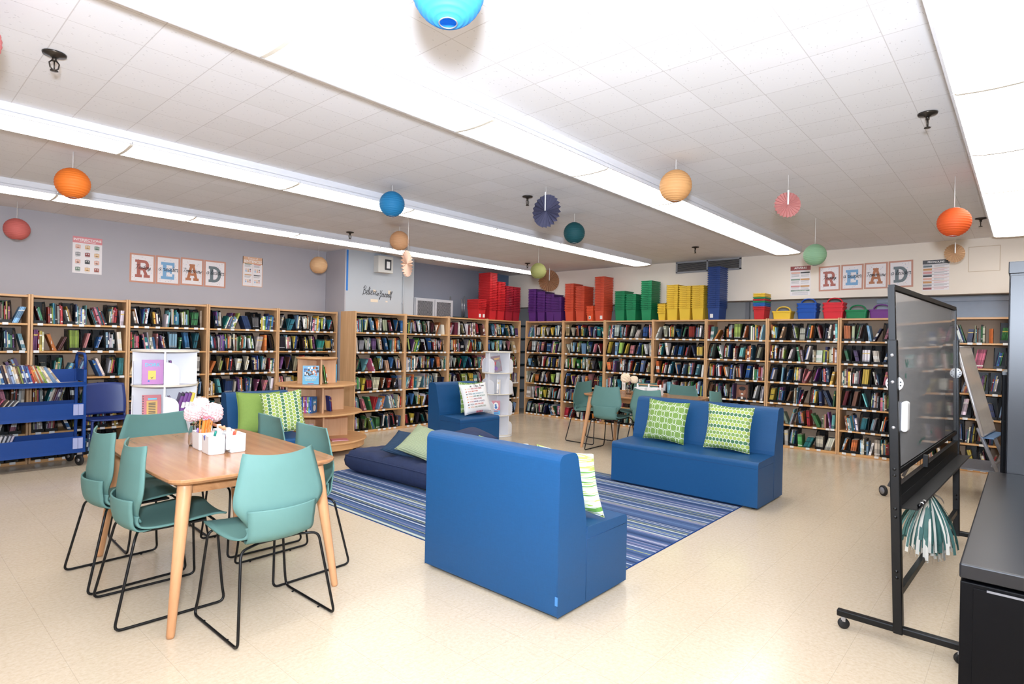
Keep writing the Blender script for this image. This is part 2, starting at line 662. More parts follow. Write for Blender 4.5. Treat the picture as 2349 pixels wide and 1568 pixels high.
slab('floor', X0, X1, Y0, 8.6, -0.05, 0.0, mat_floor())
slab('ceiling', X0, X1, Y0, 8.6, CEIL, CEIL + 0.05, mat_ceiling())
slab('wall_left', X0, 4.954, Y1, Y1 + 0.08, 0, CEIL, M_GREY)
slab('wall_column_side', 4.955, 4.974, YCOL, Y1 - .002, 0, CEIL, M_GREY)
slab('wall_column', 4.975, 6.30, YCOL, YREC + 0.02, 0, CEIL, M_PALE)
slab('wall_recess', 6.30, X1, YREC, YREC + 0.08, 0, CEIL, M_SLATE)
slab('trim_blue_paint', 8.53, XBULK, YREC - 0.004, YREC + 0.002, 1.7, CEIL, M_BLUEP)
slab('wall_right', XBULK, X1 - 0.02, Y0, YREC - 0.005, 2.125, CEIL, M_CREAM)
slab('wall_right_lower', X1 - 0.04, X1, Y0, YREC, 0, 2.125, M_RECES)
slab('wall_behind_camera', X0 - 0.08, X0, Y0, Y1, 0, CEIL, M_GREY)
slab('wall_near', X0, X1, Y0 - 0.08, Y0, 0, CEIL, M_CREAM)
# panels and ledges in the recess over the right-hand bookcases
M_SHUT = plain('recess_shutter', (150, 160, 174), 0.5)
mb = MB()
mb.box(9.30, 9.42, -0.3, 1.55, 1.86, 2.10)
mb.box(9.27, 9.30, -0.3, 1.55, 2.05, 2.10)
mb.box(9.27, 9.30, -0.3, 1.55, 1.84, 1.885)
struct(mb.build('trim_shutter', M_SHUT))
slab('trim_recess_post', 9.36, 9.42, 3.30, 3.36, 1.5, 2.12, plain('recess_post', (140, 140, 142), 0.5))
# painted-over access panel outline on the cream wall
mb = MB()
m_out = plain('old_panel_edge', (204, 184, 156), 0.7)
ya, yb, za, zb = 0.555, 0.252, 2.392, 2.70
xw = XBULK - 0.002
for a, b, c, d in ((ya, yb, za, za + .006), (ya, yb, zb - .006, zb), (ya, ya - .006, za, zb), (yb + .006, yb, za, zb)):
    mb.box(xw, XBULK + .002, min(a, b), max(a, b), c, d)
struct(mb.build('trim_access_panel', m_out))

# ------------------------------------------------------------------ ceiling light rows
M_HOUSE = plain('light_housing', (218, 218, 222), 0.5, var=0.02)
M_LENS = emit('light_lens', (252, 251, 250), 4.2)
M_SEAM = plain('lens_joint', (226, 218, 204), 0.4, var=0.03)
ROWS = [('in the row beside the tall black cabinet', -0.05, 1), ('in the row over the rug', 2.32, -1), ('in the row over the wooden tower', 4.58, -1), ('in the row nearest the grey poster wall', 6.84, -1)]


def make_light():
    L = thing('ceiling_light', 'x', 'ceiling light')
    w, l, hgt = 0.36, 1.219, 0.085
    mb = MB()
    mb.box(0.0, l, 0.0, w, -0.055, 0)
    mb.box(0.002, l - .002, 0.0, 0.012, -hgt + .006, -0.05)
    mb.box(0.002, l - .002, w - 0.012, w, -hgt + .006, -0.05)
    mb.build('housing', M_HOUSE, L)
    prof = [(0.012, -0.06), (0.016, -hgt + .006), (0.03, -hgt), (w * .3, -hgt - .006), (w * .5, -hgt - .008), (w * .7, -hgt - .006), (w - .03, -hgt), (w - .016, -hgt + .006), (w - .012, -0.06)]
    MB().prism(prof, 0.010, l - 0.010, 'x').build('lens', M_LENS, L)
    mb = MB()
    pr2 = [(y, z - .002) for y, z in prof]
    mb.prism(pr2, 0.0, 0.011, 'x')
    mb.build('end_cap', M_SEAM, L)
    mb = MB().prism(pr2, l - 0.011, l, 'x')
    mb.build('end_cap', M_SEAM, L)
    return L


proto = make_light()
used = False
for desc, y, k in ROWS:
    for i in range(8):
        x = 8.53 - 1.219 * (i + 1)
        lab = '%s light box %s, counted from the far wall' % (ORD[i], desc)
        if not used:
            o = proto
            used = True
            o['label'] = lab
            o['group'] = 'fluorescent light rows'
            o.location = (x, y, CEIL)
        else:
            o = dup(proto, lab, 'fluorescent light rows', (x, y, CEIL))

# ------------------------------------------------------------------ sprinklers
M_SPR = plain('sprinkler_bronze', (70, 64, 58), 0.3, 0.8)
SPR = [(0.617, 3.597, 'nearest the round blue lantern, over the front table'), (4.092, 0.451, 'near the light row beside the tall cabinet'), (4.172, 3.549, 'beside the navy paper fan'), (4.204, 6.586, 'by the light row above the grey column'), (7.76, 3.495, 'in front of the air vent'), (7.692, 0.377, 'beside the beige paper fan'), (7.75, 6.562, 'above the olive lantern')]


def make_sprinkler():
    t = thing('sprinkler_head', 'x', 'sprinkler')
    MB().lathe([(0.0001, 0.0), (0.05, -0.002), (0.048, -0.010), (0.02, -0.016), (0.014, -0.022), (.0001, -.022)], 24).build('escutcheon', M_SPR, t)
    mb = MB()
    mb.lathe([(0.0001, -0.02), (0.010, -0.02), (0.010, -0.04), (0.0001, -0.04)], 12)
    for s in (-1, 1):
        mb.tube([(s * .008, 0, -.036), (s * .02, 0, -.05), (s * .016, 0, -.072), (s * .004, 0, -.084)], 0.0035, 6)
    mb.tube([(0, 0, -.04), (0, 0, -.08)], 0.003, 6)
    mb.build('frame', M_SPR, t)
    MB().lathe([(0.0001, -.084), (.016, -.084), (.017, -.088), (.0001, -.089)], 16).build('deflector', M_SPR, t)
    return t


p0 = make_sprinkler()
for i, (x, y, d) in enumerate(SPR):
    o = p0 if i == 0 else dup(p0)
    o.location = (x, y, CEIL)
    tag(o, 'dark metal sprinkler head on the ceiling ' + d, 'sprinkler', 'ceiling sprinklers')
p0['label'] = 'dark metal sprinkler head on the ceiling over the front table chairs'
SPROTO = p0

# ------------------------------------------------------------------ air vent
v = thing('air_vent', 'dark louvred air vent in a grey frame high on the cream wall', 'vent', (XBULK, 3.865, 2.62))
mf = plain('vent_frame_grey', (150, 150, 152), 0.5)
mb = MB()
yw, zh = 0.54, 0.17
mb.box(-.02, .0, -yw, yw, -.012, .016)
mb.box(-.02, .0, -yw, yw, zh - .016, zh + .01)
for a in (-yw, -.014, yw - .028):
    mb.box(-.02, .0, a, a + .028, 0, zh)
mb.build('frame', mf, v)
mb = MB()
for i in range(9):
    z = .02 + i * .016
    for a, b in ((-yw + .028, -.014), (.014, yw - .028)):
        mb.add([(-.016, a, z), (-.016, b, z), (-.003, b, z + .011), (-.003, a, z + .011)], [(0, 1, 2, 3)])
mb.build('louvre', plain('vent_louvre', (146, 142, 138), 0.5), v)
MB().box(-.002, .001, -yw + .01, yw - .01, .0, zh).build('backing', plain('vent_dark', (30, 30, 32), .8), v)
# ------------------------------------------------------------------ bookcases
BH, BD, PITCH, SH0 = 1.83, 0.40, 0.2965, 0.033


def shelf_z(i):  # top of shelf i, 0 = lowest
    return SH0 + PITCH * i


LABEL_ME = MB().box(-.024, .024, -.006, 0, -.014, .012).mesh('shelf_label', [M_LABEL])
BOOKCASES = []


def bookcase(label, w, loc, rz, seed, vis=True):
    t = thing('bookcase', label, 'bookcase', loc, rz, 'library bookcases along the walls')
    T = .021
    for x in (0, w - T):
        MB().box(x, x + T, 0, BD, 0, BH).build('side_panel', M_WOODV, t, bevel=.003, seg=1)
    MB().box(T, w - T, 0.012, BD, BH - .032, BH - .010).build('top_panel', M_WOOD, t)
    MB().box(T, w - T, BD - .012, BD - .004, 0.0, BH - .03).build('back_panel', M_PLY, t)
    rng = random.Random(seed)
    shelves = []
    for i in range(6):
        z = shelf_z(i)
        mb = MB().box(T, w - T, 0.004, BD - .012, z - .02 if i else 0.0, z)
        s = mb.build('shelf', M_EDGE, t, bevel=.002, seg=1)
        s.location = (0, 0, 0)
        shelves.append(s)
    BOOKCASES.append(dict(root=t, w=w, loc=loc, rz=rz, T=T, shelves=shelves, rng=rng, label=label))
    return t


# long wall, far end to the corner
UA = [(0.306, 1.216, 'maple bookcase cut off by the picture edge behind the blue cart', 'in the bookcase at the picture edge'),
      (1.216, 2.123, 'maple bookcase behind the end of the blue cart and blue chair', 'in the bookcase behind the blue chair'),
      (2.123, 3.027, 'maple bookcase behind the larger white display tower', 'in the bookcase behind the larger white tower'),
      (3.027, 3.976, 'maple bookcase behind the blue seat with green pillows', 'in the bookcase behind the green pillows'),
      (3.976, 4.935, 'maple bookcase behind the round wooden display tower', 'in the bookcase behind the wooden tower')]
UB = [(4.868, 5.804, 'maple bookcase with exposed side panel under the handwritten wall lettering', 'in the bookcase under the wall lettering'),
      (5.804, 6.735, 'maple bookcase in front of the wire door cabinet', 'in the bookcase before the wire cabinet'),
      (6.735, 7.685, 'maple bookcase under the short red bin stack', 'in the bookcase under the short red stack'),
      (7.685, 8.625, 'maple bookcase at the corner under the four tall red bin stacks', 'in the bookcase under the tall red stacks')]
UC = [(7.39, 6.472, 'maple bookcase under the purple bin stacks', 'in the bookcase under the purple bins'),
      (6.472, 5.564, 'maple bookcase under the orange bin stacks', 'in the bookcase under the orange bins'),
      (5.564, 4.626, 'maple bookcase under the green bin stacks', 'in the bookcase under the green bins'),
      (4.626, 3.72, 'maple bookcase under the yellow bin stacks', 'in the bookcase under the yellow bins'),
      (3.72, 2.807, 'maple bookcase under the tall blue bin stack', 'in the bookcase under the blue bins'),
      (2.807, 1.874, 'maple bookcase under the yellow and blue caddies', 'in the bookcase under the blue caddies'),
      (1.874, 0.955, 'maple bookcase under the green and purple caddies', 'in the bookcase under the purple caddy'),
      (0.955, 0.02, 'maple bookcase between the whiteboard and the tall black cabinet', 'in the bookcase beside the black cabinet'),
      (0.02, -0.83, 'maple bookcase hidden by the black cabinets, mirrored in the whiteboard', 'in the bookcase mirrored in the whiteboard'),
      (-0.83, -1.68, 'maple bookcase farthest along the cream wall, beyond the black cabinets', 'in the bookcase beyond the black cabinets')]
XB, YA, YB = 8.705, 8.017, 7.437
for i, (a, b, lab, ph) in enumerate(UA):
    bookcase(lab, b - a - .004, (a, YA, 0), 0, 100 + i)
    BOOKCASES[-1]['ph'] = ph
for i, (a, b, lab, ph) in enumerate(UB):
    bookcase(lab, b - a - .004, (a, YB, 0), 0, 200 + i)
    BOOKCASES[-1]['ph'] = ph
for i, (a, b, lab, ph) in enumerate(UC):
    bookcase(lab, a - b - .004, (XB, a, 0), -PI / 2, 300 + i)
    BOOKCASES[-1]['ph'] = ph

# ------------------------------------------------------------------ books
M_BOOK = attr_mat('book_cover', 0.38, True)
M_BOOKS = attr_mat('book_covers_far', 0.4, False)
W_, K_, G_, Y_ = (.80, .78, .74, 0), (.02, .02, .025, 0), (.35, .35, .36, 0), (.75, .55, .12, 0)


def mul(v):
    return (v, v, v, 1)


PATTERNS = [
    [(0, .08, mul(.55)), (.08, .14, mul(1.3)), (.14, .3, mul(1)), (.3, .7, mul(1.25)), (.7, 1, mul(1))],
    [(0, .1, mul(1)), (.1, .17, W_), (.17, .45, mul(1)), (.45, .8, mul(1.5)), (.8, 1, mul(.8))],
    [(0, .3, mul(.7)), (.3, .72, mul(1)), (.72, .78, Y_), (.78, 1, mul(1))],
    [(0, .2, mul(.4)), (.2, .26, G_), (.26, .9, mul(1)), (.9, 1, K_)],
    [(0, .06, mul(.8)), (.06, .14, W_), (.14, .38, mul(1)), (.38, .62, W_), (.62, 1, mul(1))],
    [(0, .3, mul(1.4)), (.3, .74, mul(.6)), (.74, .8, W_), (.8, 1, mul(1.1))],
    [(0, .1, mul(.4)), (.1, .5, mul(1)), (.5, .56, K_), (.56, .9, mul(1)), (.9, 1, mul(.5))],
    [(0, 1, mul(1))],
]
PAGES = (.72, .66, .55, 0)


def book_mb(pat, detail=True, bend=0.0):
    """unit book: x 0..1 thickness, y 0..1 depth (spine at 0), z 0..1 height"""
    mb = MB()

    def bx(x, z):
        return x + bend * (z * z)
    zs = sorted({p[0] for p in pat} | {1.0} | ({0.2, 0.4, 0.6, 0.8} if bend else set()))

    def tone(zm):
        for a, b, c in pat:
            if a <= zm < b:
                return c
        return pat[-1][2]
    if not detail:
        for a, b in zip(zs, zs[1:]):
            mb.add([(bx(0, a), 0, a), (bx(1, a), 0, a), (bx(1, b), 0, b), (bx(0, b), 0, b)], [(0, 1, 2, 3)], col=tone((a + b) / 2))
        zz = [0, 1] if not bend else zs
        for a, b in zip(zz, zz[1:]):
            for x, fl in ((0, 0), (1, 1)):
                q = [(bx(x, a), 0, a), (bx(x, a), 1, a), (bx(x, b), 1, b), (bx(x, b), 0, b)]
                mb.add(q, [(0, 1, 2, 3) if fl else (3, 2, 1, 0)], col=mul(.92))
        mb.add([(bx(0, 1), 0, 1), (bx(1, 1), 0, 1), (bx(1, 1), 1, 1), (bx(0, 1), 1, 1)], [(0, 1, 2, 3)], col=PAGES)
        return mb
    e = .10
    for a, b in zip(zs, zs[1:]):
        c = tone((a + b) / 2)
        cols = [(0, .02), (.18, 0), (.5, -.006), (.82, 0), (1, .02)]
        for (xa, ya), (xb, yb) in zip(cols, cols[1:]):
            mb.add([(bx(xa, a), ya, a), (bx(xb, a), yb, a), (bx(xb, b), yb, b), (bx(xa, b), ya, b)], [(0, 1, 2, 3)], col=c)
        # pages at the fore edge and covers in slices
        for x0, x1 in ((0, e), (1 - e, 1)):
            vs = []
            for z in (a, b):
                vs += [(bx(x0, z), .02, z), (bx(x1, z), .02, z), (bx(x1, z), 1, z), (bx(x0, z), 1, z)]
            fs = [(1, 2, 6, 5), (2, 3, 7, 6), (3, 0, 4, 7)]
            if b > .999:
                fs.append((4, 5, 6, 7))
            if a < .001:
                fs.append((0, 3, 2, 1))
            mb.add(vs, fs, col=mul(.95))
        za, zb = (a, b)
        if a < .001:
            za = .015
        if b > .999:
            zb = .985
        mb.add([(bx(e, za), .97, za), (bx(1 - e, za), .97, za), (bx(1 - e, zb), .97, zb), (bx(e, zb), .97, zb)], [(3, 2, 1, 0)], col=PAGES)
    mb.add([(bx(e, .985), .0, .985), (bx(1 - e, .985), .0, .985), (bx(1 - e, .985), .97, .985), (bx(e, .985), .97, .985)], [(0, 1, 2, 3)], col=PAGES)
    return mb


VAR_D = [book_mb(p) for p in PATTERNS] + [book_mb(PATTERNS[0], True, 1.6), book_mb(PATTERNS[4], True, -1.6)]
VAR_S = [book_mb(p, False) for p in PATTERNS] + [book_mb(PATTERNS[0], False, 1.6), book_mb(PATTERNS[4], False, -1.6)]
VAR_ME = [mb.mesh('book', [M_BOOK], True) for mb in VAR_D]

PAL = [('white', (228, 225, 220), 11), ('cream', (220, 208, 182), 8), ('navy', (38, 54, 104), 4), ('blue', (48, 98, 168), 7), ('sky blue', (120, 172, 208), 6), ('teal', (30, 124, 136), 5), ('aqua', (98, 182, 186), 3),
       ('green', (58, 132, 74), 5), ('lime', (158, 186, 70), 4), ('yellow', (226, 186, 58), 5), ('orange', (220, 116, 48), 5), ('red', (178, 40, 42), 6), ('pink', (206, 112, 132), 4), ('purple', (108, 66, 128), 4),
       ('brown', (116, 80, 58), 4), ('black', (34, 32, 36), 5), ('grey', (140, 138, 138), 4), ('maroon', (112, 38, 46), 3), ('tan', (190, 156, 116), 4)]
PALW = [p[2] for p in PAL]


def pick_col(rng):
    n, c, _ = rng.choices(PAL, PALW)[0]
    k = rng.uniform(.82, 1.10)
    g = sum(c) / 3
    return n, tuple(max(6, min(250, int((v * .78 + g * .22) * k + rng.uniform(-10, 10)))) for v in c)


def jit(rng, b):
    k = rng.uniform(.78, 1.14)
    return dict(b, c=tuple(max(5, min(250, int(v * k))) for v in b['c']), h=b['h'] * rng.uniform(.985, 1.0))


def lean_group(rng, x, avail, books, right, slack):
    """place books from x leaning into the slack; returns placements (x, angle)"""
    hmin = max(b['h'] for b in books)
    a = math.asin(min(.5, slack / hmin * .92))
    tot = 0
    out = []
    for b in books:
        if right:   # tops towards +x: the bottom right corner is the pivot
            out.append((x + tot, a))
        else:
            out.append((x + tot, -a))
        tot += b['t'] / math.cos(a)
    return out, tot


BOOKS, FILES, LABELS = [], [], []
FW = .108
for bc in BOOKCASES:
    rng = bc['rng']
    W = bc['w'] - 2 * bc['T']
    for si in range(6):
        x = .006
        z = shelf_z(si)
        nf = 0
        order = 0
        full = rng.random()
        while x < W - .05:
            r = rng.random()
            thick = rng.uniform(.006, .018)
            hh = rng.uniform(.165, .235) if si else rng.uniform(.16, .215)
            dd = rng.uniform(.13, .18)
            cn, cc = pick_col(rng)
            var = rng.randrange(len(PATTERNS))
            if r < .58 and x + FW < W - .003:
                nf += 1
                FILES.append(dict(bc=bc, si=si, x=x, z=z, k=nf))
                inner = FW - .014
                bs, tot = [], 0
                same = rng.random() < .35
                if same:
                    thick = rng.uniform(.006, .012)
                while True:
                    if not same:
                        cn, cc = pick_col(rng)
                        var = rng.randrange(len(PATTERNS))
                        thick = rng.uniform(.006, .02)
                        hh = rng.uniform(.16, .23)
                    if tot + thick > inner * rng.choice([.35, .7, .9, .95, .97, .98]):
                        break
                    bs.append(jit(rng, dict(t=thick, h=hh, d=dd, cn=cn, c=cc, var=var)))
                    tot += thick
                if bs:
                    slack = max(0, inner - tot - .004)
                    right = rng.random() < .6
                    pl, _ = lean_group(rng, x + .007 + (0 if right else slack * .95), inner, bs, right, slack * .9)
                    for b, (bx, a) in zip(bs, pl):
                        BOOKS.append(dict(b, bc=bc, si=si, x=bx, a=a, y=rng.uniform(.030, .05), z=z + .0045))
                LABELS.append((bc, si, x + FW / 2))
                x += FW + rng.uniform(.002, .012)
            elif r < .95:
                n = rng.choice([2, 3, 3, 4, 5, 6, 8])
                same = rng.random() < .5
                if same:
                    thick = rng.uniform(.006, .013)
                bs, tot = [], 0
                for _ in range(n):
                    if not same:
                        cn, cc = pick_col(rng)
                        var = rng.randrange(len(PATTERNS))
                        thick = rng.uniform(.006, .026)
                        hh = rng.uniform(.16, .235)
                    if x + tot + thick > W - .01:
                        break
                    bs.append(jit(rng, dict(t=thick, h=hh, d=dd, cn=cn, c=cc, var=var)))
                    tot += thick
                if not bs:
                    break
                slack = min(W - .004 - x - tot, rng.choice([0, .01, .02, .04, .07, .09]))
                slack = max(0, slack)
                right = rng.random() < .6
                pl, tt = lean_group(rng, x + (0 if right else slack), 0, bs, right, slack)
                y0 = rng.uniform(.02, .05)
                bent = rng.random() < .25 and slack > .02
                for b, (bx, a) in zip(bs, pl):
                    if bent and b is bs[0]:
                        b['var'] = len(PATTERNS) + (0 if right else 1)
                        a *= .3
                    BOOKS.append(dict(b, bc=bc, si=si, x=bx, a=a, y=y0 + rng.uniform(0, .006), z=z + .0008))
                if rng.random() < .55:
                    LABELS.append((bc, si, x + (tot + slack) / 2))
                x += tt + slack + rng.uniform(.001, .006)
            else:
                x += rng.uniform(.02, .06)
for bc, si, x in LABELS:
    o = D.objects.new('shelf_label', LABEL_ME)
    COL.objects.link(o)
    o.parent = bc['shelves'][si]
    o.location = (bc['T'] + min(max(x, .03), bc['w'] - 2 * bc['T'] - .03), 0.003, shelf_z(si) - .006)


def bc_matrix(bc):
    return Matrix.Translation(bc['loc']) @ Matrix.Rotation(bc['rz'], 4, 'Z') @ Matrix.Translation((bc['T'], 0, 0))


def book_matrix(b):
    m = bc_matrix(b['bc']) @ Matrix.Translation((b['x'], b['y'], b['z']))
    a, t = b['a'], b['t']
    if a > 0:      # clockwise about the bottom right corner
        m = m @ Matrix.Translation((t, 0, 0)) @ Matrix.Rotation(a, 4, 'Y') @ Matrix.Translation((-t, 0, 0))
    elif a < 0:
        m = m @ Matrix.Rotation(a, 4, 'Y')
    return m


SHELF_WORD = ['lowest', 'fifth', 'fourth', 'third', 'second', 'top']


# magazine files
def file_mb():
    mb = MB()
    w, d, h = FW, .25, .245
    out = [(0.0, 0.0), (d, 0.0), (d, h), (.10, h), (.055, h * .80), (.022, h * .5), (.004, .06), (0.0, .05)]
    T = .003
    for x in (0, w - T):
        # border of the side
        n = len(out)
        cx, cy = d * .56, h * .46
        inn = [(cx + (a - cx) * .84, cy + (b - cy) * .84) for a, b in out]
        for xx, fl in ((x, 0), (x + T, 1)):
            vs = [(xx, a, b) for a, b in out] + [(xx, a, b) for a, b in inn]
            fs = [(i, (i + 1) % n, (i + 1) % n + n, i + n) for i in range(n)]
            mb.add(vs, fs if not fl else [tuple(reversed(f)) for f in fs])
        # outer rim thickness
        vs = [(x, a, b) for a, b in out] + [(x + T, a, b) for a, b in out]
        mb.add(vs, [(i, i + n, (i + 1) % n + n, (i + 1) % n) for i in range(n)])

        # diamond lattice clipped to the inner outline
        def inside(p):
            c = False
            j = n - 1
            for i in range(n):
                (xi, yi), (xj, yj) = inn[i], inn[j]
                if (yi > p[1]) != (yj > p[1]) and p[0] < (xj - xi) * (p[1] - yi) / (yj - yi) + xi:
                    c = not c
                j = i
            return c
        sp, bw = .036, .0055
        for s in (1, -1):
            k = -12
            while k < 14:
                c0 = k * sp
                k += 1
                pts = []
                for q in range(0, 46):
                    a = q * .0056
                    b = (a * s * 1.25 + c0)
                    if inside((a, b)):
                        pts.append((a, b))
                if len(pts) > 2:
                    (a0, b0), (a1, b1) = pts[0], pts[-1]
                    mb.add([(x + T / 2, a0, b0 - bw), (x + T / 2, a0, b0 + bw), (x + T / 2, a1, b1 + bw), (x + T / 2, a1, b1 - bw)], [(0, 1, 2, 3)])
    mb.box(0, w, 0, d, 0, T)
    mb.box(0, w, d - T, d, 0, h)
    mb.box(0, w, 0, T, 0, .035)
    return mb


FILE_MB = file_mb()
FILE_ME = FILE_MB.mesh('magazine_file', [M_BLACKPL])
FILES_IND = FILES[:]
if len(FILES) > 300:
    FILES_IND = sorted(FILES, key=lambda f: (Vector(f['bc']['loc']) - Vector((0, 0, 0))).length)[:300]
ids = {id(f) for f in FILES_IND}
rest = MB()
for f in FILES:
    m = bc_matrix(f['bc']) @ Matrix.Translation((f['x'], .022, f['z'] + .0008))
    if id(f) in ids:
        o = D.objects.new('magazine_file', FILE_ME)
        COL.objects.link(o)
        o.matrix_world = m
        tag(o, '%s black mesh file along the %s shelf %s' % (ORD[f['k'] - 1], SHELF_WORD[f['si']], f['bc']['ph']), 'magazine file', 'black mesh magazine files on the shelves')
    else:
        rest.add(FILE_MB.v, FILE_MB.f, M=m)
if rest.v:
    tag(rest.build('magazine_files', M_BLACKPL), 'rows of black mesh magazine files on the bookcases farthest from the camera', 'magazine files', kind='stuff')
print('FILES', len(FILES), 'BOOKS', len(BOOKS), 'LABELS', len(LABELS))
# ------------------------------------------------------------------ stacking shell chairs
M_TEAL = plain('teal_chair_plastic', (97, 134, 127), 0.6, var=0.03, spec=.22)
M_TEAL2 = M_TEAL


def prof_interp(P, t):
    n = len(P) - 1
    x = min(t * n, n - 1e-6)
    i = int(x)
    f = x - i
    q = [P[max(i - 1, 0)], P[i], P[i + 1], P[min(i + 2, n)]]
    return tuple(0.5 * ((2 * q[1][j]) + (-q[0][j] + q[2][j]) * f + (2 * q[0][j] - 5 * q[1][j] + 4 * q[2][j] - q[3][j]) * f * f + (-q[0][j] + 3 * q[1][j] - 3 * q[2][j] + q[3][j]) * f ** 3) for j in range(len(P[0])))


SEATP = [(.272, .438, .175), (.255, .452, .205), (.19, .462, .222), (.08, .455, .228), (-.03, .446, .222), (-.10, .444, .205), (-.145, .452, .182), (-.175, .480, .166), (-.190, .515, .170)]
BACKP = [(-.175, .480, .150), (-.190, .515, .156), (-.196, .56, .190), (-.194, .61, .226), (-.188, .66, .229), (-.182, .72, .216), (-.176, .79, .198), (-.168, .835, .186), (-.166, .850, .178)]
BANDP = [(-.06, .428, .140), (-.12, .428, .158), (-.170, .438, .166), (-.205, .470, .168), (-.219, .52, .170), (-.223, .57, .174), (-.222, .600, .177)]


def shell(P, dish, back, nu=14, nv=30):
    def fn(u, t):
        y, z, w = prof_interp(P, t)
        k = 2 * u - 1
        if back:
            yy = y + back * k * k
            zz = z + .018 * k * k * max(0, (t - .75) / .25)
        else:
            b = max(0, (t - .7) / .3)
            yy = y + .05 * k * k * b
            zz = z + dish * k * k * (1 - b)
        return (w * k, yy, zz)
    return fn


def make_chair(label, group):
    t = thing('shell_chair', label, 'chair', group=group)
    mb = MB().grid(shell(SEATP, .016, 0), 14, 28)
    mb.build('seat', M_TEAL, t, solid=.009)
    MB().grid(shell(BACKP, 0, .05), 14, 28).build('backrest', M_TEAL, t, solid=.008)

    def band(u, q):
        y, z, w = prof_interp(BANDP, q)
        k = 2 * u - 1
        b = min(1, q * 1.6)
        return (w * k, y + .05 * k * k * b, z + .012 * k * k * (1 - b))
    MB().grid(band, 14, 18).build('lumbar_band', M_TEAL, t, solid=.008)
    mb = MB()
    path = []
    for s in (1, -1):
        side = [(s * .10, -.13, .424), (s * .20, -.165, .418), (s * .246, -.255, .008), (s * .246, .245, .008), (s * .232, .236, .085), (s * .198, .215, .426), (s * .10, .205, .438)]
        mb.tube(fillet(side, .035, 5), .0068, 8)
        for y in (-.12, .15):
            mb.tube([(s * .235, y, .0), (s * .235, y, .0045)], .006, 6)
    mb.tube([(-.11, -.13, .424), (.11, -.13, .424)], .0068, 8)
    mb.tube([(-.11, .205, .438), (.11, .205, .438)], .0068, 8)
    mb.build('sled_frame', M_BLACKMT, t)
    MB().box(-.15, .15, -.12, .18, .426, .438).build('seat_mount', M_BLACKPL, t, bevel=.004)
    return t


G1, G2 = 'teal shell chairs round the front table', 'teal shell chairs round the far table'
# x, y, facing angle (0 = +y), label
CH = [(1.395, 2.905, 0.5, 'teal shell chair nearest the camera, its back to the viewer, at the front table', G1),
      (1.085, 3.46, -93, 'teal shell chair on the front table long side, nearer of two beside the corner leg', G1),
      (1.08, 4.03, -89, 'teal shell chair behind another on the front table long side, near the blue cart', G1),
      (1.41, 4.54, 178, 'teal shell chair at the front table end before the larger white tower', G1),
      (1.825, 4.03, 88, 'teal shell chair at the front table facing the hexagon green pillow', G1),
      (1.81, 3.42, 91, 'teal shell chair at the front table near the rug, in front of the wooden tower', G1),
      (6.65, 4.12, -88, 'teal shell chair with full back visible at the far table near its splayed leg', G2),
      (6.64, 3.52, -92, 'teal shell chair at the far table partly hidden by the blue bench', G2),
      (7.50, 3.57, 90, 'teal shell chair across the far table beyond the white caddy, back top showing', G2),
      (7.52, 4.16, 90, 'teal shell chair hidden behind the flowers and caddy on the far table', G2),
      (7.09, 3.02, 3, 'teal shell chair at the far table end above the bench with green pillows', G2),
      (7.05, 4.72, 178, 'teal shell chair at the far table end nearest the corner bookcases', G2)]
for i, (x, y, a, lab, g) in enumerate(CH):
    if i == 0:
        ch0 = make_chair(lab, g)
        o = ch0
    else:
        o = dup(ch0, lab, g)
    o.location = (x, y, 0)
    o.rotation_euler = (0, 0, R(a))

# ------------------------------------------------------------------ tables
M_TOP = wood('oak_table_top', (158, 108, 70), (190, 138, 94), 0.2, 'Y', 1.6)
M_LEG = wood('oak_table_leg', (196, 140, 96), (220, 168, 122), 0.4, 'Z', 1.5)


def make_table(label):
    t = thing('study_table', label, 'table', group='oak tables with rounded corners')
    out = rounded_rect(.86, 1.44, .075, 6, .022)
    ins = rounded_rect(.835, 1.415, .07, 6, .022)
    n = len(out)
    mb = MB()
    z0, z1 = .712, .738
    vs = [(x, y, z0) for x, y in ins] + [(x, y, z0 + .013) for x, y in out] + [(x, y, z1 - .003) for x, y in out] + [(x * .996, y * .997, z1) for x, y in out]
    fs = [tuple(range(n - 1, -1, -1)), tuple(range(3 * n, 4 * n))]
    for k in range(3):
        fs += [(k * n + i, k * n + (i + 1) % n, (k + 1) * n + (i + 1) % n, (k + 1) * n + i) for i in range(n)]
    mb.add(vs, fs)
    mb.build('table_top', M_TOP, t)
    mb = MB()
    for x in (-.33, .315):
        mb.box(x, x + .018, -.60, .60, .645, .712)
    for y in (-.62, .602):
        mb.box(-.31, .31, y, y + .018, .645, .712)
    mb.build('apron', M_TOP, t)
    for sx in (-1, 1):
        for sy in (-1, 1):
            a, b = Vector((sx * .425, sy * .715, .0)), Vector((sx * .345, sy * .625, .712))
            pts = [a.lerp(b, f) for f in (0, .015, .3, .7, .95, 1)]
            MB().tube(pts, [.015, .0185, .023, .030, .034, .034], 16).build('leg', M_LEG, t)
    return t


tb = make_table('oak table with rounded corners beside the blue cart, holding caddy and peonies')
tb.location, tb.rotation_euler = (1.435, 3.69, 0), (0, 0, R(-2))
t2 = dup(tb, 'oak table with splayed legs behind the blue bench with two green pillows', None, (6.985, 3.81, 0), R(0))

# ------------------------------------------------------------------ blue upholstered seats
M_VINYL = fabric('blue_vinyl', (24, 75, 121), 0.45, 240, 0.10)
M_VINYL.node_tree.nodes['Principled BSDF'].inputs['Specular IOR Level'].default_value = .3
M_SEAMV = plain('seam_thread', (18, 62, 108), 0.6)
M_GLIDE = M_BLACKPL


def arc(cx, cz, r, a0, a1, n=6):
    return [(cx + r * math.cos(R(a0 + (a1 - a0) * i / n)), cz + r * math.sin(R(a0 + (a1 - a0) * i / n))) for i in range(n + 1)]


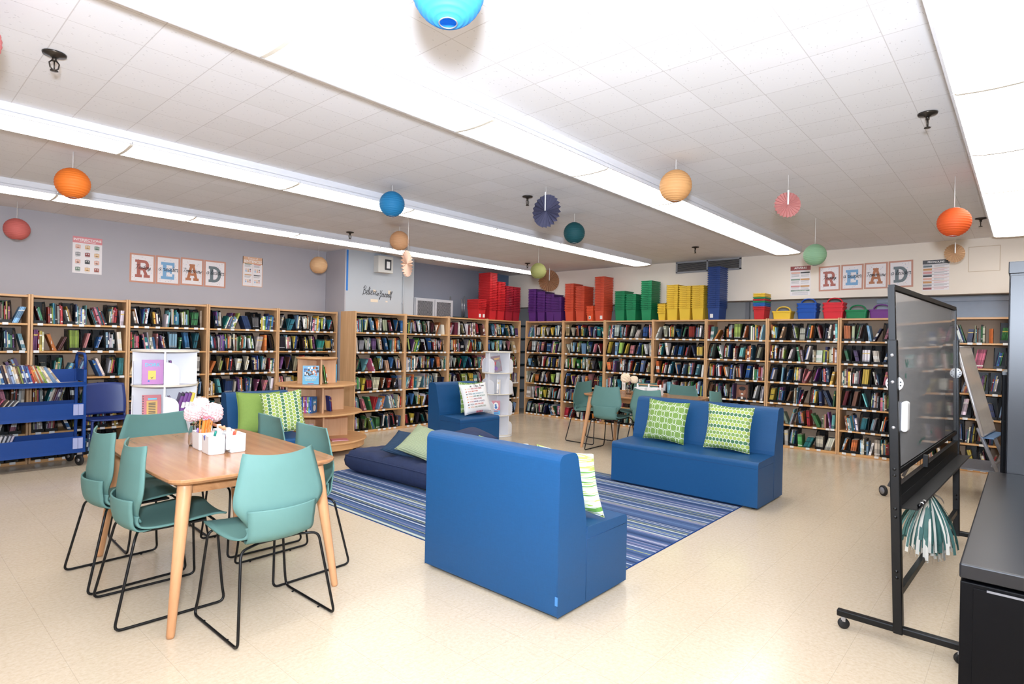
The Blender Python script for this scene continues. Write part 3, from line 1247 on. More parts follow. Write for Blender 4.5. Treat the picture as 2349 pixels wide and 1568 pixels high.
def make_seat(label, w, tagged=False):
    """armless bench; local x = across the width, front faces -y, back at y = 0.68"""
    t = thing('bench_seat', label, 'seat', group='blue vinyl armless seats')
    dp, hb, hs = .68, .845, .41
    # back profile in (y, z), seat front at y=0, rear face at y=dp
    bk = [(dp, .012)] + arc(dp - .045, hb - .045, .045, 0, 90, 5) + arc(dp - .115, hb - .05, .05, 90, 165, 5)
    bk += [(dp - .19, .70), (dp - .215, .60), (dp - .235, .52), (dp - .25, .45), (dp - .255, .405), (dp - .255, .012)]
    MB().prism(bk, 0, w, 'x').build('backrest', M_VINYL, t, bevel=.012, seg=3)
    st = [(dp - .257, .012), (dp - .257, hs + .012), (dp - .35, hs + .010), (.06, hs)] + arc(.03, hs - .03, .03, 90, 180, 5) + [(0, .012)]
    MB().prism(st, 0, w, 'x').build('seat', M_VINYL, t, bevel=.012, seg=3)
    mb = MB()
    for x in (-.0005, w + .0005):
        mb.tube([(x, .012, hs - .055), (x, dp - .26, hs - .055)], .0016, 5)
        mb.tube([(x, dp - .2565, .03), (x, dp - .2565, hs)], .0016, 5)
        cr = [(x + (.004 if x < 0 else -.004), a - .0, b) for a, b in bk[1:-5]]
    mb.tube([(.012, -.0005, hs - .055), (w - .012, -.0005, hs - .055)], .0016, 5)
    mb.tube([(.004, dp - .002, .03), (.004, dp - .002, hb - .06)], .0025, 5)
    mb.tube([(w - .004, dp - .002, .03), (w - .004, dp - .002, hb - .06)], .0025, 5)
    mb.build('stitch_seam', M_SEAMV, t)
    for x in (.05, w - .05):
        for y in (.05, dp - .05):
            MB().lathe([(.0001, 0), (.02, 0), (.022, .013), (.0001, .013)], 12, 0, Matrix.Translation((x, y, 0))).build('glide', M_GLIDE, t)
    if tagged:
        g = MB().box(-.002, .014, dp - .001, dp + .003, .075, .12).build('care_tag', plain('blue_tag', (70, 130, 190), .6), t)
        g['label'] = 'small light blue fabric tag in the seam'
    return t


# front seat: seen from behind, faces +x.
s1 = make_seat('bright blue vinyl seat nearest the camera, turned with its back to the viewer', 1.045, True)
s1.location, s1.rotation_euler = (3.06, 1.77, .006), (0, 0, R(90))
# a seat facing -x: local -y -> -x  => rotate by -90
s2 = make_seat('long blue vinyl bench with two green patterned pillows, on the rug edge', 1.47)
s2.location, s2.rotation_euler = (5.175, 3.19, .006), (0, 0, R(-90))
s3 = make_seat('blue vinyl single seat holding the white lettered pillow, before the smaller white tower', .70)
s3.location, s3.rotation_euler = (5.13, 5.42, 0), (0, 0, R(-3))
s4 = make_seat('blue vinyl single seat with a plain and a hexagon green pillow, beside the wooden tower', .63)
s4.location, s4.rotation_euler = (2.41, 5.53, 0), (0, 0, R(-6))

# ------------------------------------------------------------------ rug
rng = random.Random(5)
RC = [((78, 99, 138), 10), ((64, 84, 122), 5), ((186, 194, 206), 6), ((172, 178, 112), 6), ((128, 130, 160), 5), ((92, 114, 152), 4), ((52, 70, 106), 3)]
mb = MB()
rx0, rx1, ry0, ry1 = 2.685, 5.42, 1.875, 5.48
x = rx0
prev = None
while x < rx1:
    c, _ = rng.choices(RC, [q[1] for q in RC])[0]
    if c == prev:
        continue
    prev = c
    w = {(78, 99, 138): rng.uniform(.018, .045), (64, 84, 122): rng.uniform(.010, .03), (186, 194, 206): rng.uniform(.006, .018), (172, 178, 112): rng.uniform(.005, .009), (128, 130, 160): rng.uniform(.01, .03)}.get(c, rng.uniform(.01, .03))
    x2 = min(x + w, rx1)
    mb.add([(x, ry0, .005), (x2, ry0, .005), (x2, ry1, .005), (x, ry1, .005)], [(0, 1, 2, 3)], col=rgb(*c))
    x = x2
e = rgb(34, 66, 128)
mb.box(rx0 - .006, rx1 + .006, ry0 - .006, ry0, .0, .0055, col=e)
mb.box(rx0 - .006, rx1 + .006, ry1, ry1 + .006, .0, .0055, col=e)
mb.box(rx0 - .006, rx0, ry0, ry1, .0, .0055, col=e)
mb.box(rx1, rx1 + .006, ry0, ry1, .0, .0055, col=e)
k = NT('striped_rug_pile')
at = k.n('ShaderNodeAttribute', attribute_name='Col')
tc = k.n('ShaderNodeTexCoord')
nz = k.n('ShaderNodeTexNoise', i_Scale=320.0, i_Detail=2.0)
k.l(tc.outputs['Object'], nz.inputs['Vector'])
sp = k.mix(nz.outputs[0], (.62, .62, .62, 1), (1.32, 1.32, 1.32, 1))
k.base(k.mix(1.0, at.outputs['Color'], sp, 'MULTIPLY'))
k.rough(.95)
k.b.inputs['Specular IOR Level'].default_value = .1
k.bump(nz.outputs[0], .5, .004)
rug = mb.build('rug', k.m, col=True)
tag(rug, 'large blue rug with white, lime and lavender stripes under the blue seats', 'rug')

# ------------------------------------------------------------------ pillows
M_LIME = fabric('plain_lime_cloth', (130, 158, 74), .8, 300, .15)
M_WCLOTH = fabric('white_pillow_cloth', (236, 234, 232), .8, 300, .1, .02)


def corduroy(name, c, sc):
    k = NT(name)
    tc = k.n('ShaderNodeTexCoord')
    wv = k.n('ShaderNodeTexWave', i_Scale=sc, i_Distortion=.6)
    wv.bands_direction = 'Z'
    k.l(tc.outputs['Object'], wv.inputs['Vector'])
    col = rgb(*c)
    k.base(k.mix(wv.outputs['Fac'], tuple(x * .78 for x in col[:3]) + (1,), tuple(min(1, x * 1.12) for x in col[:3]) + (1,)))
    k.rough(.9)
    k.b.inputs['Specular IOR Level'].default_value = .15
    k.bump(wv.outputs['Fac'], .6, .004)
    return k.m


M_SAGE = corduroy('sage_corduroy', (160, 170, 138), 26.0)
M_DENIM = corduroy('denim_corduroy', (52, 72, 96), 34.0)
M_NAVY = fabric('navy_velvet', (36, 48, 82), .8, 40, .35, .22)


def hex_mat(name, scale, line, cols, rows_along_z=True, line_col=(238, 240, 232), second=None, stretch=1.0):
    k = NT(name)
    tc = k.n('ShaderNodeTexCoord')
    sp = k.n('ShaderNodeSeparateXYZ')
    k.l(tc.outputs['Object'], sp.inputs[0])
    ax, az = sp.outputs[0], sp.outputs[2]
    if not rows_along_z:
        ax, az = az, ax
    px0 = k.math('ADD', k.math('DIVIDE', ax, scale), 40.0)
    pz0 = k.math('ADD', k.math('DIVIDE', az, scale * stretch), 40.0 * 1.7320508)

    def hexd(px, pz):
        r2 = 1.7320508
        axx = k.math('SUBTRACT', k.math('MODULO', px, 1.0), .5)
        azz = k.math('SUBTRACT', k.math('MODULO', pz, r2), r2 / 2)
        bx = k.math('SUBTRACT', k.math('MODULO', k.math('SUBTRACT', px, .5), 1.0), .5)
        bz = k.math('SUBTRACT', k.math('MODULO', k.math('SUBTRACT', pz, r2 / 2), r2), r2 / 2)
        da = k.math('ADD', k.math('MULTIPLY', axx, axx), k.math('MULTIPLY', azz, azz))
        db = k.math('ADD', k.math('MULTIPLY', bx, bx), k.math('MULTIPLY', bz, bz))
        s = k.math('LESS_THAN', da, db)
        ns = k.math('SUBTRACT', 1.0, s)
        gx = k.math('ADD', k.math('MULTIPLY', axx, s), k.math('MULTIPLY', bx, ns))
        gz = k.math('ADD', k.math('MULTIPLY', azz, s), k.math('MULTIPLY', bz, ns))
        agx, agz = k.math('ABSOLUTE', gx), k.math('ABSOLUTE', gz)
        d = k.math('MAXIMUM', agx, k.math('ADD', k.math('MULTIPLY', agx, .5), k.math('MULTIPLY', agz, .8660254)))
        return d, k.math('DIVIDE', k.math('SUBTRACT', pz, gz), r2 / 2)
    d, row = hexd(px0, pz0)
    edge = k.math('GREATER_THAN', d, .5 - line)
    if second:
        d2, _ = hexd(k.math('ADD', px0, second[0]), k.math('ADD', pz0, second[1]))
        edge = k.math('MAXIMUM', edge, k.math('GREATER_THAN', d2, .5 - line))
    cr = k.n('ShaderNodeValToRGB')
    cr.color_ramp.interpolation = 'CONSTANT'
    el = cr.color_ramp.elements
    n = len(cols)
    el[0].position, el[0].color = 0, rgb(*cols[0])
    el[1].position, el[1].color = (1 / n if n > 1 else 1), rgb(*cols[1 % n])
    for i in range(2, n):
        e = el.new(i / n)
        e.color = rgb(*cols[i])
    f = k.math('FRACT', k.math('DIVIDE', k.math('ADD', k.math('ROUND', row), .5), float(n)))
    k.l(f, cr.inputs[0])
    k.base(k.mix(edge, cr.outputs[0], rgb(*line_col)))
    k.rough(.8)
    nz = k.n('ShaderNodeTexNoise', i_Scale=400.0)
    k.l(tc.outputs['Object'], nz.inputs['Vector'])
    k.bump(nz.outputs[0], .1, .002)
    return k.m


LIM, MID, DRK = (168, 186, 90), (130, 160, 84), (74, 120, 80)
M_HEXH = hex_mat('hexagon_rows_print', .0365, .055, [DRK, LIM, MID, LIM], True)
M_HEXV = hex_mat('hexagon_columns_print', .0365, .055, [DRK, LIM, MID, LIM], False)
M_LATT = hex_mat('double_lattice_print', .088, .022, [(124, 156, 76)], True, second=(.33, .0), stretch=.82)
k = NT('green_white_stripe_print')
tc = k.n('ShaderNodeTexCoord')
sp = k.n('ShaderNodeSeparateXYZ')
k.l(tc.outputs['Object'], sp.inputs[0])
nz = k.n('ShaderNodeTexNoise', i_Scale=1.0, i_Detail=2.0)
mp = k.n('ShaderNodeMapping')
mp.inputs['Scale'].default_value = (2.2, 2.2, 46)
k.l(tc.outputs['Object'], mp.inputs['Vector'])
k.l(mp.outputs[0], nz.inputs['Vector'])
cr = k.n('ShaderNodeValToRGB')
cr.color_ramp.interpolation = 'CONSTANT'
el = cr.color_ramp.elements
el[0].position, el[0].color = 0, rgb(104, 158, 70)
el[1].position, el[1].color = .42, rgb(240, 242, 232)
e = el.new(.55)
e.color = rgb(178, 204, 96)
e = el.new(.62)
e.color = rgb(240, 242, 232)
k.l(nz.outputs[0], cr.inputs[0])
k.base(cr.outputs[0])
k.rough(.8)
M_STRIPE = k.m


def pil_f(u, v):
    return max(0.0, (1 - abs(u) ** 2.4)) ** .55 * max(0.0, (1 - abs(v) ** 2.4)) ** .55


def pil_pt(w, h, th, u, v, side, wr=0.0, seed=0):
    x = w / 2 * u * (1 - .085 * (1 - v * v) * abs(u) ** 3)
    z = h / 2 * v * (1 - .085 * (1 - u * u) * abs(v) ** 3)
    y = th / 2 * pil_f(u, v)
    y *= 1 + wr * math.sin(u * 5 + seed) * math.cos(v * 4 + seed * 2)
    return (x, side * y, z)


def pillow(label, size, m, loc, rot, th=.13, wr=.06, group=None, mats=None, name='throw_pillow'):
    """front face = local -y, bottom edge centre at the origin of the lean"""
    w, h = size
    sd = sum(map(ord, label)) % 17
    mb = MB()
    n = 22
    mb.grid(lambda a, b: pil_pt(w, h, th, 2 * a - 1, 2 * b - 1, -1, wr, sd), n, n)
    mb.grid(lambda a, b: pil_pt(w, h, th, 1 - 2 * a, 2 * b - 1, 1, wr, sd), n, n)
    o = mb.build(name, mats or m, None, weld=True)
    o.matrix_world = Matrix.Translation(loc) @ rot
    pts = []
    for a in range(0, 49):
        t = a / 12.0
        s = int(min(t, 3.999))
        f = 2 * (t - s) - 1
        u, v = [(f, -1), (1, f), (-f, 1), (-1, -f)][s]
        pts.append(pil_pt(w, h, th, u, v, 1))
    MB().tube(pts[:-1], .003, 6, closed=True).build('piping', m, o)
    return tag(o, label, 'pillow', group)


def lean(dirz, tilt, roll=0):
    """facing angle dirz (0: front towards -y), leaning back by tilt, rolled in its plane"""
    return Matrix.Rotation(R(dirz), 4, 'Z') @ Matrix.Rotation(R(-tilt), 4, 'X') @ Matrix.Rotation(R(roll), 4, 'Y')


PG = 'throw pillows on the blue seats'
# bench: front faces -x => dirz -90
pillow('green pillow with white hexagon lattice lines on the long blue bench', (.45, .42), M_LATT, (5.515, 2.76, .642), lean(-90, 14, 2), .13, .06, PG)
pillow('green pillow with rows of small hexagons on the long blue bench', (.44, .43), M_HEXH, (5.515, 2.115, .644), lean(-90, 13, 1), .13, .06, PG)
# single seat by the tower
pillow('plain lime green pillow behind the hexagon one on the single seat', (.44, .44), M_LIME, (2.703, 5.825, .645), lean(-4, 13, 2), .14, .08, PG)
pillow('hexagon print green pillow leaning on the plain lime one', (.40, .43), M_HEXV, (2.86, 5.63, .662), lean(-20, 16, -6), .14, .06, PG)
# front seat (faces +x): pillows lean on its back
pillow('green and white striped pillow at the open end of the nearest blue seat', (.40, .40), M_STRIPE, (2.775, 1.99, .622), lean(90, 19, 0), .10, .05, PG)
pillow('green and white striped pillow corner peeking over the nearest seat back', (.42, .40), M_STRIPE, (2.77, 2.47, .615), lean(90, 18, 0), .10, .05, PG)

# lettered pillow
pillow('green lattice pillow tucked behind the white lettered pillow', (.44, .42), M_LATT, (5.64, 5.735, .642), lean(-4, 12, 2), .10, .05, PG)
LP = (.46, .42, .12)
wp = pillow('white pillow printed with coloured lines of kind words', (LP[0], LP[1]), M_WCLOTH, (5.585, 5.61, .640), lean(-8, 17, -3), LP[2], .0, PG)


def on_pillow(x, z):
    u, v = x / (LP[0] / 2), z / (LP[1] / 2)
    p = pil_pt(LP[0], LP[1], LP[2], max(-.98, min(.98, u)), max(-.98, min(.98, v)), -1)
    return (x, p[1] - .0025, z)


cl = {n: plain('print_' + n, c, .7, var=.02) for n, c in dict(black=(40, 36, 44), red=(176, 34, 44), rust=(206, 92, 52), teal=(84, 150, 164), green=(84, 130, 110), purple=(74, 52, 110), peach=(224, 176, 146), olive=(116, 120, 74), orange=(226, 150, 84), pink=(214, 120, 140)).items()}
ROW = [('YOU', 'peach', 'BELONG HERE', 'red'), ('YOU', 'rust', 'MATTER', 'rust'), ('YOU', 'black', 'ARE WORTH IT', 'teal'), ('YOU', 'orange', 'ARE IMPORTANT', 'green'),
       ('YOU', 'peach', 'ARE LOVED', 'red'), ('YOU', 'rust', 'HAVE A VOICE', 'purple'), ('YOU', 'black', 'ARE VALUED', 'rust'), ('YOU', 'orange', 'ARE RESPECTED', 'olive')]
names = list(cl)
mb = MB()
put_script(mb, 'in', on_pillow, .03, -.075, .150, .0034, names.index('black'), 1.0)
put_script(mb, 'Thi', on_pillow, .065, -.0, .146, .0034, names.index('black'), 1.2)
put_script(mb, 's', on_pillow, .016, .042, .148, .0034, names.index('black'), 1.0)
put_script(mb, 'Room', on_pillow, .085, .115, .148, .0034, names.index('black'), 1.0)
for i, (a, ca, b, cb) in enumerate(ROW):
    z = .118 - i * .0355
    for dx in (-.004, .004):
        mb.add([on_pillow(-.165 + dx + .006 * math.cos(q * PI / 4), z + .010 + .005 * math.sin(q * PI / 4)) for q in range(8)], [tuple(range(8))], names.index(ca))
    mb.add([on_pillow(-.175, z + .008), on_pillow(-.165, z - .001), on_pillow(-.155, z + .008)], [(0, 1, 2)], names.index(ca))
    put_text(mb, a, on_pillow, height=.019, cx=-.142, y=z, mat=names.index(ca), align='l', bold=.012)
    put_text(mb, b, on_pillow, height=.019, cx=-.078, y=z, mat=names.index(cb), align='l', bold=.012)
hands = MB()
for i, c in enumerate(('pink', 'red', 'pink', 'red', 'red', 'pink', 'red')):
    x = -.05 + i * .016
    hands.add([on_pillow(x + .006 * math.cos(q * PI / 5), -.186 + .014 * math.sin(q * PI / 5)) for q in range(10)], [tuple(range(10))], names.index(c))
mb.build('printed_words', [cl[n] for n in names], wp)
hands.build('printed_hands', [cl[n] for n in names], wp)

# ------------------------------------------------------------------ floor cushions
def floor_cushion(name, label, w, l, h, loc, rz, m, seed):
    t = D.objects
    mb = MB()
    n = 40

    def fn(a, b, s):
        u, v = 2 * a - 1, 2 * b - 1
        f = max(0, 1 - abs(u) ** 9) ** .30 * max(0, 1 - abs(v) ** 9) ** .30
        k = .024 * math.sin(u * 7 + seed + v * 3) * math.cos(v * 9 + seed) + .014 * math.sin(v * 17 + u * 11 + seed * 3) + .006 * math.sin(v * 37 - u * 23)
        x, y = w / 2 * u * (1 - .03 * (1 - v * v)), l / 2 * v * (1 - .03 * (1 - u * u))
        f = .42 + .58 * f
        return (x, y, h / 2 + s * (h / 2 * f) + (k * (f - .42) if s > 0 else 0))
    mb.grid(lambda a, b: fn(a, b, 1), n, n)
    mb.grid(lambda a, b: fn(1 - a, b, -1), n, n)
    pts, low = [], []
    for i in range(4 * n):
        s, f = i // n, (i % n) / n
        a, b = [(f, 0), (1, f), (1 - f, 1), (0, 1 - f)][s]
        pts.append(fn(a, b, 1))
        low.append(fn(a, b, -1))
    q = 4 * n
    mid = [((a[0] + b[0]) / 2 * 1.018, (a[1] + b[1]) / 2 * 1.014, (a[2] + b[2]) / 2) for a, b in zip(pts, low)]
    mb.add(pts + mid + low, [(r * q + i, (r + 1) * q + i, (r + 1) * q + (i + 1) % q, r * q + (i + 1) % q) for r in (0, 1) for i in range(q)], 0, True)
    o = mb.build(name, m, None, weld=True)
    o.location, o.rotation_euler = loc, (0, 0, rz)
    MB().tube(pts, .006, 6, closed=True).build('piping', m, o)
    return tag(o, label, 'cushion')


floor_cushion('floor_cushion', 'large navy velvet floor cushion on the rug behind the nearest blue seat', 1.12, 1.50, .25, (4.03, 4.67, .007), R(2), M_NAVY, 1.0)
flat = lambda rz, tx, ty: Matrix.Rotation(R(rz), 4, 'Z') @ Matrix.Rotation(R(ty), 4, 'Y') @ Matrix.Rotation(R(90 + tx), 4, 'X')
FGRP = 'pillows on the navy floor cushion'
pillow('denim blue corduroy pillow lying under the sage one on the floor cushion', (.42, .40), M_DENIM, (3.74, 4.72, .345), lean(-36, 66, 28), .14, .1, FGRP)
pillow('sage green corduroy pillow tilted on top of the denim one', (.43, .42), M_SAGE, (3.73, 4.44, .402), lean(-44, 58, 28), .15, .1, FGRP)
pillow('grey blue pillow lying behind the sage pillow near the single seat', (.46, .46), fabric('grey_blue_cloth', (98, 124, 144), .85), (4.32, 5.06, .322), flat(8, 0, 0), .13, .08, FGRP)
pillow('dark navy pillow behind the nearest seat back, before the single seat', (.48, .48), M_NAVY, (4.50, 4.62, .345), flat(-14, 6, -10), .15, .08, FGRP)
# ------------------------------------------------------------------ helpers for single books placed by hand
def cover_mb(w, h, t):
    """closed book standing upright: x width, z height, y thickness (front cover at y=0), spine on the -x side"""
    mb = MB()
    mb.box(0, w, 0, .0018, 0, h, 0)
    mb.box(0, w, t - .0018, t, 0, h, 0)
    mb.box(0, .002, 0, t, 0, h, 0)
    mb.box(.002, w - .003, .0018, t - .0018, .002, h - .002, 1)
    return mb


def face_book(label, w, h, t, c, M, deco=None, group=None, name='book'):
    m = plain('cover_%d_%d_%d' % c, c, .35, var=.04)
    o = cover_mb(w, h, t).build(name, [m, M_PAPER])
    o.matrix_world = M
    if deco:
        mb = MB()
        mats = deco(mb)
        mb.build('cover_print', mats, o)
    return tag(o, label, 'book', group)


def spine_book(label, t, h, d, c, var, M, group=None):
    o = D.objects.new('book', VAR_ME[var])
    COL.objects.link(o)
    o.matrix_world = M @ Matrix.Diagonal((t, d, h, 1))
    o.color = rgb(*c)
    return tag(o, label, 'book', group)


def T3(x, y, z):
    return Matrix.Translation((x, y, z))


def RZ(a):
    return Matrix.Rotation(R(a), 4, 'Z')


def RX(a):
    return Matrix.Rotation(R(a), 4, 'X')


def RY(a):
    return Matrix.Rotation(R(a), 4, 'Y')


def front(x, z):
    return (x, -.0006, z)


def rect(mb, x0, x1, z0, z1, mat=0, y=-.0006):
    mb.add([(x0, y, z0), (x1, y, z0), (x1, y, z1), (x0, y, z1)], [(0, 1, 2, 3)], mat)


def blob(mb, x, z, rx, rz, mat=0, y=-.0008, n=14):
    mb.add([(x + rx * math.cos(2 * PI * i / n), y, z + rz * math.sin(2 * PI * i / n)) for i in range(n)], [tuple(range(n))], mat)


P = {n: plain('ink_' + n, c, .5, var=.03) for n, c in dict(white=(238, 236, 232), black=(30, 28, 32), yellow=(238, 208, 92), cyan=(112, 196, 220), pink=(222, 120, 160), red=(186, 44, 50), blue=(52, 110, 176), purple=(122, 78, 152), orange=(228, 128, 60),
     brown=(112, 70, 52), skin=(150, 98, 72), green=(84, 150, 84), grey=(120, 120, 124), sky=(96, 176, 214), gold=(214, 168, 84)).items()}

# ------------------------------------------------------------------ round wooden display tower
M_TOWER = wood('honey_maple', (200, 146, 96), (222, 174, 120), .4, 'X', 1.4)
M_TOWERV = wood('honey_maple_upright', (206, 158, 118), (226, 182, 140), .42, 'Z', 1.4)
TX, TY = 3.86, 6.74
t = thing('display_tower', 'round tiered wooden book display tower beside the grey column', 'display stand', (TX, TY, 0))
LV = [(.63, .165), (.565, .50), (.497, .845), (.252, 1.175)]
for i, (r, z) in enumerate(LV):
    MB().disc(0, 0, z - .022, r, .022, 64).build('round_shelf', M_TOWER, t)
mb = MB().lathe([(.585, .07), (.60, .07), (.60, .143), (.585, .143)], 64, smooth=False)
mb.lathe([(.0001, .07), (.585, .07)], 48, smooth=False)
mb.build('drum_base', M_TOWER, t)
UPR = [(.40, .165, .478), (.345, .50, .823), (.235, .845, 1.153)]
ANG = [-16.8, 73.2]
for r, z0, z1 in UPR:
    for k, a in enumerate(ANG[:2]):
        M = RZ(a)
        MB().box(-r, r, -.010, .010, z0, z1, M=M).build('divider', M_TOWERV, t)
for a in (40, 130, 220, 310):
    M = T3(.50 * math.cos(R(a)), .50 * math.sin(R(a)), 0) @ RZ(a * 2)
    c = MB()
    c.lathe([(.0001, -.012), (.028, -.012), (.034, -.006), (.034, .006), (.028, .012), (.0001, .012)], 20, 0, M @ T3(0, 0, .034) @ RX(90))
    c.build('caster', M_RUBBER, t)


def at(x, y, z, a):
    return T3(TX, TY, z) @ RZ(a) @ T3(x, y, 0)


# direction to the camera from the tower is about 240 deg
VA = math.degrees(math.atan2(-TY, -TX)) + 90       # local -y looks at the camera


def deco_b1(mb):
    rect(mb, .0, .19, .0, .10, 0)
    put_text(mb, 'THIRTEEN WAYS of', lambda x, z: (x, -.0012, z), width=.15, cx=.095, y=.082, mat=1)
    put_text(mb, 'LOOKING AT A', lambda x, z: (x, -.0012, z), width=.13, cx=.095, y=.066, mat=1)
    put_text(mb, 'BLACK BOY', lambda x, z: (x, -.0012, z), width=.12, cx=.095, y=.046, mat=2)
    rect(mb, .06, .13, .006, .014, 3, -.0012)
    rr = random.Random(3)
    for i in range(46):
        rect_c = rr.randrange(4, 9)
        x, z = rr.uniform(.01, .165), rr.uniform(.105, .20)
        rect(mb, x, x + rr.uniform(.008, .026), z, z + rr.uniform(.01, .03), rect_c, -.0012 - i * 1e-5)
    return [P['sky'], P['white'], P['yellow'], P['red'], P['brown'], P['blue'], P['white'], P['orange'], P['black']]


GT = 'books on the round wooden tower'
face_book('upright book with a light blue title band and collage picture on the wooden tower', .19, .23, .012, (70, 150, 190), at(-.165, -.250, .848, VA) @ RX(-6), deco_b1, GT)
spine_book('green and orange thin book leaning beside the top tier divider of the wooden tower', .012, .235, .17, (86, 150, 78), 1, at(.085, -.16, .846, VA + 8) @ RY(-9), GT)
spine_book('orange thin book beside the green one on the wooden tower', .011, .21, .16, (224, 142, 90), 4, at(.108, -.15, .846, VA + 8) @ RY(-9), GT)
spine_book('light blue book edge standing at the far side of the top tier', .014, .235, .17, (106, 176, 206), 7, at(.262, .03, .846, VA + 20), GT)
SET = [('orange', (220, 140, 60)), ('gold', (222, 176, 88)), ('violet', (108, 78, 160)), ('blue', (70, 96, 176)), ('tan', (206, 160, 110)), ('magenta', (176, 72, 140)), ('lavender', (138, 110, 176)), ('lime', (170, 180, 90)), ('sky blue', (90, 160, 200)), ('royal blue', (54, 84, 168))]
for i, (n, c) in enumerate(SET):
    spine_book('%s small paperback in the colourful series on the middle tier of the wooden tower' % n, .0165, .195, .135, c, (1, 4, 5)[i % 3], at(0, 0, .501, VA) @ T3(-.215, -.235, 0) @ RZ(-26) @ T3(i * .0172, 0, 0), GT)


def deco_b2(mb):
    blob(mb, .06, .06, .035, .04, 1)
    rect(mb, .02, .105, .10, .16, 0)
    rect(mb, .03, .095, .118, .14, 1, -.0012)
    return [P['sky'], P['white']]


face_book('blue series paperback with its cover facing out on the wooden tower', .125, .195, .015, (60, 112, 170), at(0, 0, .501, VA) @ T3(-.215, -.235, 0) @ RZ(-26) @ T3(.172 + .016, 0, 0) @ RZ(90), deco_b2, GT)
spine_book('blue thin paperback right of the divider on the middle tier', .013, .19, .13, (46, 70, 150), 2, at(.105, -.205, .501, VA + 20) @ RY(-5), GT)
spine_book('dark red thin paperback beside the blue one on the middle tier', .012, .175, .13, (120, 46, 66), 2, at(.122, -.20, .501, VA + 20) @ RY(-5), GT)


def deco_b3(mb):
    put_text(mb, 'Pokémon', lambda x, z: (x, -.0012, z), width=.11, cx=.07, y=.172, mat=0, bold=.02)
    rect(mb, .02, .12, .02, .05, 1)
    rect(mb, .03, .11, .06, .15, 2)
    return [P['yellow'], P['white'], P['black']]


face_book('dark red book with yellow title lettering on the lowest tier of the wooden tower', .14, .21, .018, (128, 28, 40), at(-.165, -.36, .168, VA) @ RX(-8), deco_b3, GT)
o = face_book('pink magazine lying flat on the drum of the wooden tower', .20, .15, .008, (206, 110, 130), at(.17, -.30, .1665, VA + 8) @ T3(0, .15, .008) @ RX(90) @ RX(0), None, GT)
o.matrix_world = at(.13, -.44, .175, VA + 8) @ RX(-90) @ T3(0, 0, 0)

# ------------------------------------------------------------------ white display towers
M_WLAM = plain('white_laminate', (232, 231, 234), .4, var=.02)
M_WEDGE = plain('cream_edge_band', (228, 218, 200), .45, var=.03)


def white_tower(name, label, loc, rz, r, levels, wall):
    t = thing(name, label, 'display stand', loc, rz)
    for i, z in enumerate(levels):
        mb = MB().lathe([(.0001, z - .016), (r, z - .016)], 48, 0, smooth=False)
        mb.lathe([(.0001, z), (r, z)], 48, 0, smooth=False)
        mb.lathe([(r, z - .016), (r, z)], 48, 1)
        mb.build('round_shelf', [M_WLAM, M_WEDGE], t)
    for a, b in zip(levels, levels[1:]):
        for k in range(2):
            M = RZ(90 * k)
            mb = MB().box(-r * .96 if k else -r * .96, r * .96, -.008, .008, a, b - .016, M=M)
            mb.build('divider', M_WLAM, t)
        for k in range(4):
            # quarter-round book stop beside each divider
            hh = (b - a) * .66
            w = r * .42
            pts = [(0, a), (w, a), (w, a + hh - w * .75)] + [(w * math.cos(R(q)) , a + hh - w * .75 + w * .75 * math.sin(R(q))) for q in range(10, 91, 10)] + [(0, a + hh)]
            M = RZ(90 * k) @ T3(r * .93, 0, 0) @ RZ(90 + wall) 
            MB().prism([(x, z) for x, z in pts], -.004, .004, 'y', M=M).build('book_stop', M_WLAM, t)
    return t


W1 = (1.93, 6.12)
white_tower('display_tower', 'larger white round display tower with purple books behind the front table', (W1[0], W1[1], 0), R(-18), .275, [.035, .34, .65, .962, 1.282], 0)
W2 = (6.43, 6.0)
white_tower('display_tower', 'smaller white round display tower standing near the corner of the room', (W2[0], W2[1], 0), R(8), .232, [.03, .325, .64, .955, 1.27], 0)
mb = MB().lathe([(.0001, 0), (.24, 0), (.24, .014), (.0001, .014)], 40)
struct_b = mb.build('base_plate', M_WLAM)
struct_b.parent = D.objects['display_tower.002']
struct_b2 = D.objects.new('base_plate', struct_b.data)
COL.objects.link(struct_b2)
struct_b2.parent = D.objects['display_tower.001']


def w1(x, y, z, a=0):
    return T3(W1[0], W1[1], z) @ RZ(math.degrees(math.atan2(-W1[1], -W1[0])) + 90 + a) @ T3(x, y, 0)


def w2(x, y, z, a=0):
    return T3(W2[0], W2[1], z) @ RZ(math.degrees(math.atan2(-W2[1], -W2[0])) + 90 + a) @ T3(x, y, 0)


def deco_dork(mb):
    put_text(mb, 'DORK', lambda x, z: (x, -.0012, z), width=.12, cx=.085, y=.165, mat=0, bold=.03)
    rect(mb, .05, .11, .045, .125, 1)
    mb.add([(.065, -.0012, .07), (.08, -.0012, .05), (.095, -.0012, .075), (.08, -.0012, .06)], [(0, 1, 2, 3)], 2)
    blob(mb, .055, .03, .008, .008, 3)
    return [P['cyan'], P['yellow'], P['black'], P['blue']]


GW1, GW2 = 'books on the larger white tower', 'books on the smaller white tower'
face_book('purple pink book with cyan title facing out on the larger white tower', .17, .225, .03, (186, 118, 180), w1(-.192, -.15, .966, 3), deco_dork, GW1)
spine_book('thin purple book standing by the divider on the upper tier of the larger white tower', .016, .22, .14, (112, 62, 128), 4, w1(.018, -.215, .966, 4), GW1)


def deco_red(mb):
    rect(mb, .035, .12, .03, .16, 0)
    for i in range(7):
        rect(mb, .05, .105, .045 + i * .015, .052 + i * .015, 1, -.0013)
    rect(mb, .045, .115, .170, .186, 2, -.0012)
    for i in range(9):
        rect(mb, .004, .012, .02 + i * .022, .03 + i * .022, 1)
    return [P['gold'], P['black'], P['cyan']]


